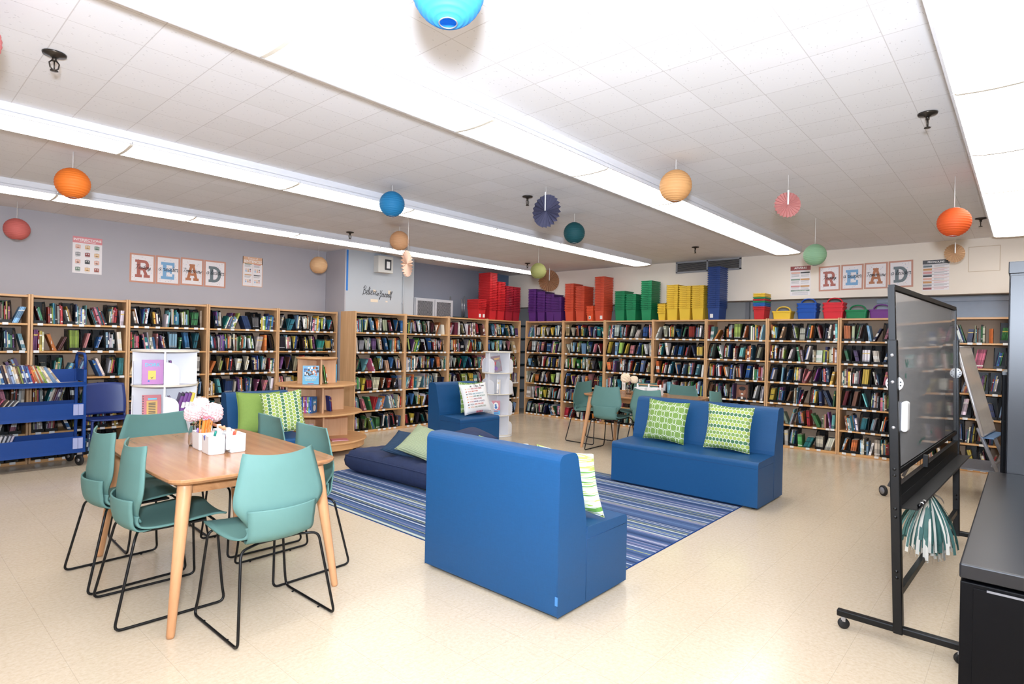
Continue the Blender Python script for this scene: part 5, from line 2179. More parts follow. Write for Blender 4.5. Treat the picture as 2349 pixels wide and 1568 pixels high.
def poster(name, label, w, h, M, draw, group=None):
    """local x across, z up, centred; printed face towards -y"""
    o = MB().box(-w / 2, w / 2, -.002, .0012, -h / 2, h / 2).build(name, PC['paper'])
    o.matrix_world = M
    for nm, fn in draw:
        mb = MB()
        if nm == 'print':
            prect(mb, -w / 2 + .001, w / 2 - .001, -h / 2 + .001, h / 2 - .001, pi('paper'), -.0021)
        fn(mb, w, h)
        mb.build(nm, PM + [M_INK], o)
    return tag(o, label, 'poster', group)


INKI = len(PM)


def prect(mb, x0, x1, z0, z1, m, y=-.0024):
    mb.add([(x0, y, z0), (x1, y, z0), (x1, y, z1), (x0, y, z1)], [(0, 1, 2, 3)], m)


def slab_letter(mb, ch, m, w, h, y=-.0036, cx=0, cz=0):
    cnt = [0]

    def Q(p):
        cnt[0] += 1
        mb.add([(cx + (a - .5) * w, y - cnt[0] * 3e-5, cz + (b - .5) * h) for a, b in p], [tuple(range(len(p)))], m)

    def rc(a, b, c, d):
        Q([(a, c), (b, c), (b, d), (a, d)])

    def ring(x, zc, rx, rz, tx, tz):
        n = 10
        for i in range(n):
            a0, a1 = R(-90 + 180 * i / n), R(-90 + 180 * (i + 1) / n)
            Q([(x + rx * math.cos(a0), zc + rz * math.sin(a0)), (x + rx * math.cos(a1), zc + rz * math.sin(a1)), (x + (rx - tx) * math.cos(a1), zc + (rz - tz) * math.sin(a1)), (x + (rx - tx) * math.cos(a0), zc + (rz - tz) * math.sin(a0))])
    if ch == 'R':
        rc(.12, .36, 0, 1)
        rc(.0, .46, 0, .16)
        rc(.0, .40, .86, 1)
        rc(.36, .60, .84, 1)
        rc(.36, .60, .40, .56)
        ring(.60, .70, .34, .30, .22, .16)
        Q([(.50, .42), (.72, .42), (.86, .14), (.64, .14)])
        rc(.58, 1.0, 0, .16)
    elif ch == 'E':
        rc(.12, .38, 0, 1)
        rc(.0, .95, 0, .17)
        rc(.0, .95, .83, 1)
        rc(.38, .74, .42, .58)
        rc(.80, .95, .17, .32)
        rc(.80, .95, .68, .83)
        rc(.64, .76, .34, .66)
    elif ch == 'A':
        Q([(.10, .14), (.32, .14), (.56, 1), (.36, 1)])
        Q([(.68, .14), (.90, .14), (.64, 1), (.44, 1)])
        rc(.28, .72, .30, .44)
        rc(.0, .42, 0, .15)
        rc(.58, 1., 0, .15)
        rc(.28, .70, .88, 1)
    elif ch == 'D':
        rc(.10, .36, 0, 1)
        rc(.0, .48, 0, .17)
        rc(.0, .48, .83, 1)
        ring(.46, .5, .52, .5, .25, .18)


def read_poster(ch, words, m, label, M, w, h, group):
    def border(mb, w, h):
        b = .021
        for a in ((-w / 2, w / 2, -h / 2, -h / 2 + b), (-w / 2, w / 2, h / 2 - b, h / 2), (-w / 2, -w / 2 + b, -h / 2 + b, h / 2 - b), (w / 2 - b, w / 2, -h / 2 + b, h / 2 - b)):
            prect(mb, *a, pi('rose'), -.0026)

    def dots(mb, w, h):
        rg = random.Random(ord(ch))
        for i in range(34):
            x, z = rg.uniform(-w / 2 + .03, w / 2 - .03), rg.uniform(-h / 2 + .03, h / 2 - .03)
            r = .0035
            mb.add([(x + r * math.cos(q * 1.05), -.0028, z + r * math.sin(q * 1.05)) for q in range(6)], [tuple(range(6))], pi(('rose', 'blue', 'dark', 'brick')[i % 4]))

    def letter(mb, w, h):
        slab_letter(mb, ch, m, w * .58, h * .60, cz=-.005)

    def wordf(mb, w, h):
        put_script(mb, words, lambda x, z: (x, -.0062, z), w * (.62 if len(words) < 6 else .82), 0, -.01, .0048, INKI, 1.05 if len(words) > 6 else .8)
    return poster('letter_poster', label, w, h, M, [('border', border), ('confetti_dots', dots), ('big_letter', letter), ('script_word', wordf)], group)


LET = [('R', 'Today', pi('brick'), 'brick red letter R with the word Today'), ('E', 'a reader', pi('blue'), 'light blue letter E with the words a reader'), ('A', 'Tomorrow', pi('copper'), 'copper letter A with the word Tomorrow'), ('D', 'a leader', pi('slate'), 'slate letter D with the words a leader')]
Yw, Xw = Y1, XBULK
KA = 8.43 / 8.32
for i, (ch, wd, m, lab) in enumerate(LET):
    w = .283 * KA
    x = (2.2025 + .2895 * i + .1415) * KA
    read_poster(ch, wd, m, 'poster with %s on the grey wall' % lab, T3(x, Yw, [2.259, 2.262, 2.272, 2.272][i]), w, .368, 'letter posters spelling a word on the grey wall')
for i, (ch, wd, m, lab) in enumerate(LET):
    y0 = [2.230, 1.948, 1.668, 1.388][i]
    read_poster(ch, wd, m, 'poster with %s on the cream wall' % lab, T3(Xw, y0 - .137, 2.400 + .004 * i) @ RZ(-90) @ RY([-1, 0, 0, -1][i]), .272, .352, 'letter posters spelling a word on the cream wall')


def d_inter(mb, w, h):
    prect(mb, -w / 2, w / 2, h / 2 - .075, h / 2, pi('header'))
    rg = random.Random(4)
    cs = ['salmon', 'tan', 'sage', 'grey', 'maroon', 'tan', 'salmon', 'dark', 'salmon', 'sage', 'tan', 'brick']
    for i in range(12):
        cx, cz = -w / 2 + w * (.18 + .32 * (i % 3)), h / 2 - .12 - .088 * (i // 3)
        prect(mb, cx - .025, cx + .025, cz - .022, cz + .022, pi(cs[i]))
        for s in (-1, 1):
            mb.add([(cx + s * .011 + .006 * math.cos(q), -.0030, cz + .006 + .006 * math.sin(q)) for q in range(6)], [tuple(range(6))], pi('white'))
            prect(mb, cx + s * .011 - .002, cx + s * .011 + .002, cz + .004, cz + .008, INKI, -.0033)
        prect(mb, cx - .010, cx + .010, cz - .014, cz - .014 + rg.uniform(.003, .009), INKI, -.0030)
        prect(mb, cx - .012, cx + .012, cz + .026, cz + .029, pi('grey'))
        prect(mb, cx - .022, cx + .022, cz - .032, cz - .029, pi('grey'))


def d_inter_t(mb, w, h):
    put_text(mb, 'INTERJECTIONS', lambda x, z: (x, -.003, z), width=w * .94, cx=0, y=h / 2 - .048, mat=pi('white'), bold=.02)
    prect(mb, -.08, .08, h / 2 - .062, h / 2 - .058, pi('white'), -.003)


poster('grammar_poster', 'tall white poster with a pink title band and twelve little square faces', .288 * KA, .434, T3(1.7715 * KA, Yw, 2.350), [('print', d_inter), ('title', d_inter_t)])


def d_sent(mb, w, h):
    prect(mb, -w / 2, w / 2, h / 2 - .10, h / 2, pi('peach'))
    for a in ((-w / 2, -w / 2 + .008, -h / 2, h / 2), (w / 2 - .008, w / 2, -h / 2, h / 2), (-w / 2, w / 2, -h / 2, -h / 2 + .010)):
        prect(mb, *a, pi('peach'))
    prect(mb, -.001, .001, -h / 2, h / 2 - .10, pi('peach'))
    for i, (c, sx, z) in enumerate([('sage', -1, .102), ('pinkish', 1, .102), ('ochre', -1, -.052), ('dark', 1, -.052)]):
        prect(mb, sx * .066 - .05, sx * .066 + .05, z, z + .012, pi(c), -.0028)
        for q in range(3):
            prect(mb, sx * .066 - .05, sx * .066 + .03 + .01 * (q % 2), z - .012 - q * .010, z - .008 - q * .010, pi('grey'), -.0028)
        for q, cc in enumerate(('blue', 'ochre', 'pinkish')):
            x, zz = sx * .066 - .03 + q * .03, z - .085
            mb.add([(x + .010 * math.cos(e), -.003, zz + .016 + .010 * math.sin(e)) for e in range(6)], [tuple(range(6))], pi(('salmon', 'tan', 'dark')[q]))
            mb.add([(x - .010, -.003, zz - .02), (x + .010, -.003, zz - .02), (x + .004, -.003, zz + .008), (x - .004, -.003, zz + .008)], [(0, 1, 2, 3)], pi(cc))


def d_sent_t(mb, w, h):
    put_text(mb, 'Types of', lambda x, z: (x, -.003, z), width=w * .5, cx=0, y=h / 2 - .036, mat=pi('white'))
    put_text(mb, 'SENTENCES', lambda x, z: (x, -.003, z), width=w * .9, cx=0, y=h / 2 - .082, mat=pi('white'), bold=.02)


poster('grammar_poster', 'small poster with a peach title band about sentences on the grey wall', .286 * KA, .428, T3(3.727 * KA, Yw, 2.356), [('print', d_sent), ('title', d_sent_t)])


def d_adv(mb, w, h):
    prect(mb, -w / 2, w / 2, h / 2 - .062, h / 2, pi('maroon'))
    cs = [('salmon', 'dark'), ('sage', 'ochre'), ('pinkish', 'ochre')]
    for r, cc in enumerate(cs):
        z = h / 2 - .085 - r * .098
        for s in (0, 1):
            x0 = -w / 2 + .010 + s * (w / 2 - .008)
            prect(mb, x0, x0 + w / 2 - .014, z - .022, z, pi(cc[s]))
            for q in range(3):
                prect(mb, x0 + .006, x0 + w / 2 - .024, z - .036 - q * .016, z - .031 - q * .016, pi('grey'), -.0026)
    prect(mb, -w / 2 + .01, w / 2 - .01, -h / 2 + .062, -h / 2 + .084, pi('sage'))
    for q in range(3):
        prect(mb, -w / 2 + .03, w / 2 - .03, -h / 2 + .016 + q * .014, -h / 2 + .020 + q * .014, pi('grey'), -.0026)


def d_adv_t(mb, w, h):
    put_text(mb, 'ADVERBS', lambda x, z: (x, -.003, z), width=w * .62, cx=0, y=h / 2 - .040, mat=pi('white'), bold=.02)
    put_text(mb, 'CONJUNCTIVE ADVERBS', lambda x, z: (x, -.003, z), width=w * .62, cx=0, y=-h / 2 + .067, mat=pi('white'))


poster('grammar_poster', 'white poster with a dark red title band about adverbs on the cream wall', .272, .428, T3(Xw, 2.474, 2.387) @ RZ(-90), [('print', d_adv), ('title', d_adv_t)])


def d_pro(mb, w, h):
    prect(mb, -w / 2, w / 2, h / 2 - .052, h / 2, pi('dark'))
    for r, c in enumerate(['slate', 'ochre', 'pinkish', 'dark', 'salmon', 'ochre', 'grey', 'maroon']):
        z = h / 2 - .066 - r * .0405
        prect(mb, -w / 2 + .004, w / 2 - .004, z + .002, z + .006, pi(c))
        prect(mb, -w / 2 + .006, -w / 2 + .098, z - .026, z - .002, pi(c))
        for q in range(2):
            prect(mb, -w / 2 + .12, w / 2 - .02 - .03 * q, z - .010 - q * .011, z - .006 - q * .011, pi('pinkish' if r % 2 else 'grey'), -.0026)


def d_pro_t(mb, w, h):
    put_text(mb, 'PRONOUNS', lambda x, z: (x, -.003, z), width=w * .62, cx=0, y=h / 2 - .036, mat=pi('white'), bold=.02)


poster('grammar_poster', 'white poster with a black title band about pronouns on the cream wall', .276, .385, T3(Xw, .878, 2.376) @ RZ(-90), [('print', d_pro), ('title', d_pro_t)])

# ------------------------------------------------------------------ paper lanterns
def lantern_me(r, col, ribs=15, squash=1.0):
    n = 'lantern_%d_%d_%d' % col
    if n not in MATS:
        k = NT(n)
        tc = k.n('ShaderNodeTexCoord')
        nz = k.n('ShaderNodeTexNoise', i_Scale=60.0)
        k.l(tc.outputs['Object'], nz.inputs['Vector'])
        c = rgb(*col)
        k.base(k.mix(nz.outputs[0], tuple(x * .93 for x in c[:3]) + (1,), c))
        k.rough(.65)
        k.b.inputs['Subsurface Weight'].default_value = 0.0
        tr = k.n('ShaderNodeBsdfTranslucent')
        tr.inputs['Color'].default_value = c
        mx = k.n('ShaderNodeMixShader')
        mx.inputs[0].default_value = .22
        k.l(k.b.outputs[0], mx.inputs[1])
        k.l(tr.outputs[0], mx.inputs[2])
        k.l(mx.outputs[0], k.t.nodes['Material Output'].inputs['Surface'])
        MATS[n] = k.m
    prof = []
    seg = ribs * 6
    for i in range(seg + 1):
        f = i / seg
        a = R(-76 + 152 * f)
        rr = r * (1 - .014 * (1 - abs(math.cos(f * ribs * PI))) * 1.0)
        rr = r * (1 - .022 * abs(math.sin(f * ribs * PI)))
        prof.append((rr * math.cos(a), rr * math.sin(a) * squash))
    return prof, MATS[n]


M_STRING = plain('white_string', (226, 222, 216), .7)
M_WIRE = plain('thin_wire', (170, 168, 166), .4, .6)


def lantern(label, x, y, z, r, col, strg=True, tilt=0):
    t = thing('paper_lantern', label, 'paper lantern', (x, y, z), 0, 'round paper lanterns hung from the ceiling')
    prof, m = lantern_me(r, col)
    M = RZ(tilt * 7) @ RX(tilt)
    MB().lathe(prof, 40, M=M).build('paper_shade', m, t)
    mb, m2 = MB(), MB()
    for s in (-1, 1):
        rr, zz = prof[0][0], s * abs(prof[0][1])
        (mb if s > 0 else m2).tube([(rr * math.cos(q * PI / 12), rr * math.sin(q * PI / 12), zz) for q in range(24)], .0022, 6, closed=True, M=M)
    mb.tube([(-prof[0][0], 0, r * .96), (0, 0, r * .90), (prof[0][0], 0, r * .96)], .0014, 5, M=M)
    mb.build('wire_ring', M_WIRE, t)
    m2.build('wire_ring', M_WIRE, t)
    if strg:
        MB().tube([(0, 0, r * .92), (0, 0, CEIL - z)], .0026, 6).build('string', M_STRING, t)
    return t


yaw, pit, rol = R(41.6310), R(-0.11353), R(1.15639)
CAM_F = Vector((math.cos(yaw) * math.cos(pit), math.sin(yaw) * math.cos(pit), math.sin(pit)))
_r = Vector((math.sin(yaw), -math.cos(yaw), 0))
_u = _r.cross(CAM_F)
CAM_R = _r * math.cos(rol) + _u * math.sin(rol)
CAM_U = -_r * math.sin(rol) + _u * math.cos(rol)
LAN = [('big sky blue paper lantern cut off by the top of the picture', 1.234, 1.40, 2.553, .118, (64, 160, 228)),
       ('orange paper lantern above the poster with square faces', 1.057, 5.438, 2.56, .115, (236, 124, 36)),
       ('coral pink paper lantern hanging lowest against the grey wall', 1.084, 8.0, 2.505, .115, (214, 112, 104)),
       ('bright blue paper lantern in front of the light rows', 3.145, 4.265, 2.632, .113, (30, 128, 180)),
       ('tan paper lantern touching a peach fan above the column', 4.305, 5.676, 2.61, .117, (222, 170, 124)),
       ('small beige paper lantern near the corner of the grey wall', 4.527, 7.912, 2.50, .128, (226, 184, 138)),
       ('dark teal paper lantern between the navy fan and the light row', 5.044, 3.627, 2.595, .114, (18, 84, 90)),
       ('olive green paper lantern in front of the copper fan', 6.544, 5.331, 2.455, .117, (164, 166, 100)),
       ('peach paper lantern overlapping the light row over the rug', 4.005, 1.967, 2.605, .118, (222, 168, 108)),
       ('orange paper lantern close to the light row by the tall cabinet', 5.721, .444, 2.438, .114, (228, 96, 36)),
       ('sage green paper lantern at the end of the light row over the rug', 6.726, 1.698, 2.41, .114, (150, 190, 150))]
for i, (lab, x, y, z, r, c) in enumerate(LAN):
    lantern(lab, x, y, z, r, c, True, (i % 5) * 2 - 4)
lantern('rose paper lantern whose edge just enters the picture beside the ceiling', .262, 3.17, 2.60, .112, (224, 130, 130))

# paper fans
def fan(label, x, y, z, r, col, face, strip=True, pleats=22):
    """pleated disc facing direction 'face' (deg, 0 = -y)"""
    t = thing('paper_fan', label, 'paper fan', (x, y, z), R(face), 'round pleated paper fans hung from the ceiling')
    mb = MB()
    n = pleats * 2
    am = .10 * r
    vs = [(0, 0, 0)]
    for i in range(n):
        a = 2 * PI * i / n
        s = 1 if i % 2 else -1
        rr = r * (1.0 if i % 2 else .955)
        for f in (.12, 1.0):
            vs.append((rr * f * math.cos(a), s * am * (.35 + .65 * f) * (.4 if f < .5 else 1), rr * f * math.sin(a)))
    fs = []
    for i in range(n):
        j = (i + 1) % n
        fs.append((0, 1 + i * 2, 1 + j * 2))
        fs.append((1 + i * 2, 2 + i * 2, 2 + j * 2, 1 + j * 2))
    mb.add(vs, fs)
    m = plain('fan_%d_%d_%d' % col, col, .75, var=.05)
    mb.build('pleated_disc', m, t)
    if strip:
        MB().box(-.006, .006, -am * 1.15, -am * 1.10, 0, r * 1.12).build('paper_strip', M_WHITE, t)
    MB().tube([(0, -am * .5, r), (0, -am * .5, CEIL - z)], .0018, 6).build('string', M_STRING, t)
    return t


FV = 41.6 - 90
fan('navy pleated paper fan with a white strip near the teal lantern', 4.014, 3.195, 2.585, .148, (66, 66, 90), FV - 38)
fan('copper pleated paper fan beside the olive lantern', 8.048, 6.312, 2.505, .195, (176, 132, 100), FV + 14, True, 26)
fan('pink pleated paper fan hanging over the rug side of the room', 4.917, 1.449, 2.565, .102, (196, 132, 126), FV - 8)
fan('beige pleated paper fan below the orange lantern by the cream wall', 8.379, .639, 2.545, .108, (196, 160, 124), FV - 14)
fan('peach pleated paper fan seen edge on below the tan lantern', 4.01, 5.14, 2.262, .148, (214, 178, 154), FV + 77, False)

# ------------------------------------------------------------------ black steel cabinets
M_BLK = plain('black_cabinet_steel', (9, 9, 12), .5, var=.08, spec=.12)
M_BLK2 = plain('black_cabinet_top', (24, 25, 30), .33, var=.05, spec=.5)
ZC = .715
t = thing('low_cabinet', 'low black steel cabinet closest to the camera beside the whiteboard', 'cabinet', (2.475, .155, 0))
MB().box(0, 2.0, -.62, 0, .02, ZC - .06).build('body', M_BLK, t, bevel=.004)
MB().box(-.004, 2.0, -.624, .003, ZC - .05, ZC).build('top', M_BLK2, t, bevel=.006, seg=3)
mb = MB().box(-.003, -.0005, -.60, -.035, .05, ZC - .075)
d_ = mb.build('drawer', M_BLK, t, bevel=.002)
MB().box(-.0045, -.0025, -.60, -.07, ZC - .079, ZC - .072).build('bright_edge', plain('pale_steel_edge', (150, 154, 166), .3, .7), d_)  # thin pale metallic strip along the top of the drawer front
t = thing('tall_cabinet', 'tall black steel cabinet at the picture edge beyond the low cabinet', 'cabinet', (4.49, .083, 0))
MB().box(0, .46, -.92, 0, .02, 1.955).build('body', M_BLK2, t, bevel=.005)
MB().box(-.006, .46, -.925, .004, 1.885, 1.957).build('top', M_BLK2, t, bevel=.004)
for k in range(2):
    dd = MB().box(-.008, -.001, -.455 - k * .46, -.006 - k * .46, .10, 1.875).build('door', M_BLK2, t, bevel=.002)
    MB().box(-.03, -.008, -.43 - k * .06, -.415 - k * .06, .95, 1.10).build('handle', M_CHROME, dd)
t = thing('filing_cabinet', 'narrow black filing cabinet edge visible behind the tall black cabinet', 'cabinet', (5.0, .118, 0))
MB().box(0, .60, -.40, 0, .02, 1.29).build('body', M_BLK, t, bevel=.004)
MB().box(-.002, .60, -.402, .002, 1.27, 1.295).build('top', M_BLK2, t, bevel=.003)
for k in range(4):
    MB().box(-.006, -.001, -.385, -.015, .06 + k * .305, .355 + k * .305).build('drawer', M_BLK, t, bevel=.002)

# ------------------------------------------------------------------ mobile whiteboard
M_WB = NT('dry_erase_surface')
M_WB.base(rgb(160, 160, 161))
M_WB.rough(.05)
M_WB.b.inputs['Specular IOR Level'].default_value = .75
M_WB = M_WB.m
NX, FX = 3.35, 5.41


def by(x, z):     # the stand leans very slightly
    return .438 - (x - NX) / (FX - NX) * .073 + .0355 * z * (1 - .45 * (x - NX) / (FX - NX))


t = thing('whiteboard', 'large mobile whiteboard in a black frame beside the low cabinet', 'whiteboard', (0, 0, 0))


def wpost(x, w, z1):
    mb = MB()
    for z0, za in ((.06, z1),):
        vs = []
        for z in (z0, za):
            y = by(x, z)
            vs += [(x - .025, y - w, z), (x + .025, y - w, z), (x + .025, y + w, z), (x - .025, y + w, z)]
        mb.add(vs, [(0, 3, 2, 1), (4, 5, 6, 7), (0, 1, 5, 4), (1, 2, 6, 5), (2, 3, 7, 6), (3, 0, 4, 7)])
    p = mb.build('post', M_BLACKMT, t, bevel=.004)
    for z in (.33, .36, .62, .66, .82, .85, 1.05, 1.27, 1.40):
        M = T3(x - .0255, by(x, z), z) @ RY(-90)
        MB().lathe([(.0001, .004), (.006, .003), (.008, 0)], 10, 0, M).build('bolt', M_CHROME if z > 1 else M_BLACKPL, p)


wpost(NX, .020, 1.475)
wpost(FX, .020, 1.505)
bx0, bx1 = NX + .032, FX - .032
zb, zt_ = .825, 1.735


def bpt(x, z, off):
    return (x, by(x, z) + .006 + off, z)


mb = MB()
for off, fl in ((-.009, 0), (.009, 1)):
    q = [bpt(bx0 + .02, zb + .02, off), bpt(bx1 - .02, zb + .02, off), bpt(bx1 - .02, zt_ - .02, off), bpt(bx0 + .02, zt_ - .02, off)]
    mb.add(q, [(0, 1, 2, 3) if fl == 0 else (3, 2, 1, 0)])
brd = mb.build('board_panel', M_WB, t)


def rail(xa, za, xb, zb_, wx, wz):
    mb = MB()
    vs = []
    for (x, z) in ((xa, za), (xb, zb_)):
        for dx, dz, o in ((-wx, -wz, -.014), (wx, wz, -.014), (wx, wz, .014), (-wx, -wz, .014)):
            vs.append(bpt(x + dx, z + dz, o))
    mb.add(vs, [(0, 1, 2, 3), (7, 6, 5, 4), (0, 4, 5, 1), (1, 5, 6, 2), (2, 6, 7, 3), (3, 7, 4, 0)])
    return mb.build('frame_rail', M_BLACKMT, t)


rail(bx0, zt_, bx1, zt_, 0, .013)
rail(bx0, zb, bx1, zb, 0, .013)
rail(bx0, zb, bx0, zt_, .013, 0)
rail(bx1, zb, bx1, zt_, .013, 0)
# green marker scribbles
M_GRN = plain('green_marker_ink', (28, 104, 88), .5)
mb = MB()
rg = random.Random(9)
for (x, z, w, h) in [(3.62, 1.33, .10, .05), (3.95, 1.36, .06, .05), (4.02, 1.31, .10, .08), (3.60, 1.27, .22, .035), (4.10, 1.24, .05, .05), (3.75, 1.04, .16, .04), (4.15, 1.03, .04, .03), (3.70, .97, .14, .05), (4.02, .98, .08, .04), (3.9, .90, .22, .04), (4.3, .92, .08, .04), (4.6, 1.16, .06, .05), (4.75, 1.02, .05, .05), (4.2, 1.12, .03, .04)]:
    n = max(3, int(w / .02))
    for i in range(n):
        pts = [(x + w * (i + rg.random() * .9) / n, z + h * rg.random()) for _ in range(4)]
        put_stroke(mb, smooth_line(pts, 3), lambda a, b: bpt(a, b, -.0098), .008)
mb.build('green_scribbles', M_GRN, brd)
# pivot knobs
for x, s in ((NX, 1), (FX, -1)):
    mb = MB()
    M = T3(x + s * .028, by(x, 1.26), 1.26) @ RY(90)
    mb.lathe([(.0001, -.004), (.035, -.004), (.038, 0), (.035, .004), (.0001, .004)], 32, 0, M @ RX(0))
    for q in range(10):
        a = q * 2 * PI / 10
        mb.lathe([(.0001, .0), (.0042, .0)], 8, 1, M @ T3(.027 * math.cos(a), .027 * math.sin(a), .0045))
        mb.lathe([(.0001, .0), (.0042, .0)], 8, 1, M @ T3(.027 * math.cos(a), .027 * math.sin(a), -.0045))
    mb.build('pivot_disc', [M_WHITE, M_BLACKPL], t)
# lower rails and pen tray
mb = MB()
for z, w in ((.735, .03),):
    vs = []
    for x in (NX, FX):
        y = by(x, z)
        vs += [(x, y - .012, z - w), (x, y + .012, z - w), (x, y + .012, z + w), (x, y - .012, z + w)]
    mb.add(vs, [(0, 1, 2, 3), (7, 6, 5, 4), (0, 4, 5, 1), (1, 5, 6, 2), (2, 6, 7, 3), (3, 7, 4, 0)])
mb.build('cross_rail', M_BLACKMT, t)
mb = MB()
pts = [(-.012, .0), (-.085, .004), (-.098, .02), (-.094, .022), (-.083, .008), (-.012, .005)]
vs = []
for x in (NX + .02, FX - .02):
    vs += [(x, by(x, .66) + a, .655 + b) for a, b in pts]
n = len(pts)
mb.add(vs, [tuple(range(n)), tuple(range(2 * n - 1, n - 1, -1))] + [(i, i + n, (i + 1) % n + n, (i + 1) % n) for i in range(n)])
vs = []
for x in (NX + .02, FX - .02):
    y = by(x, .68)
    vs += [(x, y - .012, .652), (x, y - .006, .652), (x, y - .006, .71), (x, y - .012, .71)]
mb.add(vs, [(0, 1, 2, 3), (7, 6, 5, 4), (0, 4, 5, 1), (1, 5, 6, 2), (2, 6, 7, 3), (3, 7, 4, 0)])
mb.build('pen_tray', M_BLACKMT, t)
mb = MB()
vs = []
for x in (NX, FX):
    y = by(x, .3)
    vs += [(x, y - .012, .225), (x, y + .012, .225), (x, y + .012, .258), (x, y - .012, .258)]
mb.add(vs, [(0, 1, 2, 3), (7, 6, 5, 4), (0, 4, 5, 1), (1, 5, 6, 2), (2, 6, 7, 3), (3, 7, 4, 0)])
mb.build('foot_rail', M_BLACKMT, t)
for x, y0, y1 in ((NX, .172, .705), (FX, .125, .62)):
    MB().box(x - .018, x + .018, y0, y1, .062, .095).build('foot_bar', M_BLACKMT, t, bevel=.006)
    for y in (y0 + .03, y1 - .03):
        mb = MB()
        mb.lathe([(.0001, -.010), (.022, -.010), (.027, -.006), (.027, .006), (.022, .010), (.0001, .010)], 18, 0, T3(x, y, .027) @ RZ(30) @ RY(90))
        mb.box(x - .014, x + .014, y - .010, y + .010, .04, .062, 1)
        mb.build('caster', [M_RUBBER, M_CHROME], t)
# clip on the bottom rail
MB().box(4.02, 4.06, by(4.04, .80) - .03, by(4.04, .8) - .008, .765, .83).build('clip', M_BLACKPL, t)
# eraser and marker
o = MB().box(-.062, .062, -.028, 0, -.075, .075).build('board_eraser', [M_WHITE], bevel=.012, seg=3)
MB().box(-.058, .058, -.001, .006, -.072, .072).build('felt_pad', plain('grey_felt', (96, 96, 100), .9), o)
o.location = (bpt(3.47, 1.09, 0)[0], bpt(3.47, 1.09, 0)[1] - .0165, 1.095)
o.rotation_euler = (0, 0, R(-2))
o.scale = (.5, 1, 1)
tag(o, 'white magnetic eraser stuck on the whiteboard near its black post', 'eraser')
mb = MB().tube([(0, 0, 0), (.085, 0, 0)], .0085, 14, 0)
mb.tube([(-.045, 0, 0), (0, 0, 0)], .0088, 14, 1)
mb.tube([(.02, 0, 0), (.06, 0, 0)], .0087, 14, 1)
o = mb.build('marker_pen', [M_WHITE, M_BLACKPL])
o.location = (3.46, by(3.46, .66) - .083, .6725)
o.rotation_euler = (0, 0, R(-3))
tag(o, 'black and white marker lying on the whiteboard pen tray', 'marker')
# pom-pom hanging from the tray
rg = random.Random(21)
px_, py_, pz_ = 4.12, by(4.1, .66) - .022, .652
t = thing('pom_pom', 'green and white streamer pom-pom hanging under the whiteboard tray', 'pom-pom', (px_, py_, pz_))
MG, MW = plain('dark_green_streamer', (70, 112, 106), .55, var=.2, scale=40), plain('white_streamer', (222, 218, 206), .55, var=.08)
for nm, m, cnt, hi in (('green_streamers', MG, 130, .355), ('white_streamers', MW, 95, .41)):
    mb = MB()
    for i in range(cnt):
        a = rg.uniform(0, 2 * PI)
        sp_ = rg.uniform(.03, .205) * (1 if m is MG else rg.choice([.9, 1.05]))
        ln = rg.uniform(hi * .72, hi)
        w = rg.uniform(.005, .010)
        dx, dy = math.cos(a), math.sin(a)
        tw = rg.uniform(-1, 1)
        pts = []
        for k in range(7):
            f = k / 6
            r_ = .008 + sp_ * math.sin(f * 1.45) ** .9
            pts.append(Vector((dx * r_ * .7 + .008 * math.sin(f * 6 + i), dy * r_ * .75, -.05 - ln * f * (1 - .12 * sp_ / .2))))
        side = Vector((-dy, dx, .2 * tw)).normalized()
        side = (side + Vector((dx, dy, 0)) * tw * .6).normalized()
        L = [q + side * w for q in pts]
        Rr = [q - side * w for q in pts]
        mb.add(L + Rr, [(k, k + 7, k + 8, k + 1) for k in range(6)], 0, True)
    mb.build(nm, m, t)
mb = MB().lathe([(.0001, -.02), (.008, -.025), (.011, -.045), (.013, -.06), (.0001, -.062)], 14)
mb.tube([(0, 0, -.02), (.006, 0, -.005), (0, 0, .0)], .003, 6)
mb.build('tied_knot', plain('gold_tie', (190, 170, 120), .4), t)
mb = MB()
put = [Vector((.02, -.02, -.06)), Vector((.10, -.05, -.09)), Vector((.17, -.06, -.14)), Vector((.15, -.05, -.19)), Vector((.11, -.04, -.20))]
pp = fillet(put, .05, 4)
mb.add([q + Vector((0, 0, .006)) for q in pp] + [q - Vector((0, 0, .006)) for q in pp], [(k, k + len(pp), k + 1 + len(pp), k + 1) for k in range(len(pp) - 1)], 0, True)
mb.build('loose_streamer', plain('cream_streamer', (206, 190, 168), .6), t)

# ------------------------------------------------------------------ easel behind the whiteboard
M_TUBE = plain('grey_easel_tube', (128, 128, 134), .4, .3)
t = thing('easel_board', 'tilted mobile easel board with grey legs behind the whiteboard', 'easel', (0, 0, 0))
ex = 6.9
tl, tr, bl, br = Vector((7.00, .50, 1.455)), Vector((7.62, .44, 1.455)), Vector((6.76, .285, .66)), Vector((7.36, .225, .66))
nrm = (tr - tl).cross(bl - tl).normalized()
if nrm.y > 0:
    nrm = -nrm
mb = MB()
q = [tl, bl, br, tr]
vs = [v_ + nrm * .011 for v_ in q] + [v_ - nrm * .011 for v_ in q]
mb.add(vs, [(0, 1, 2, 3), (7, 6, 5, 4), (0, 4, 5, 1), (1, 5, 6, 2), (2, 6, 7, 3), (3, 7, 4, 0)])
mb.build('board_panel', [plain('easel_surface', (206, 202, 196), .16)], t)
mb = MB()
for a, b in ((tl, bl), (bl, br), (br, tr), (tr, tl)):
    mb.tube([a, b], .013, 8)
mb.build('frame', plain('easel_aluminium', (196, 196, 200), .3, .6), t)
mb = MB()
a, b = bl - nrm * .0 + Vector((0, -.02, -.02)), br + Vector((0, -.02, -.02))
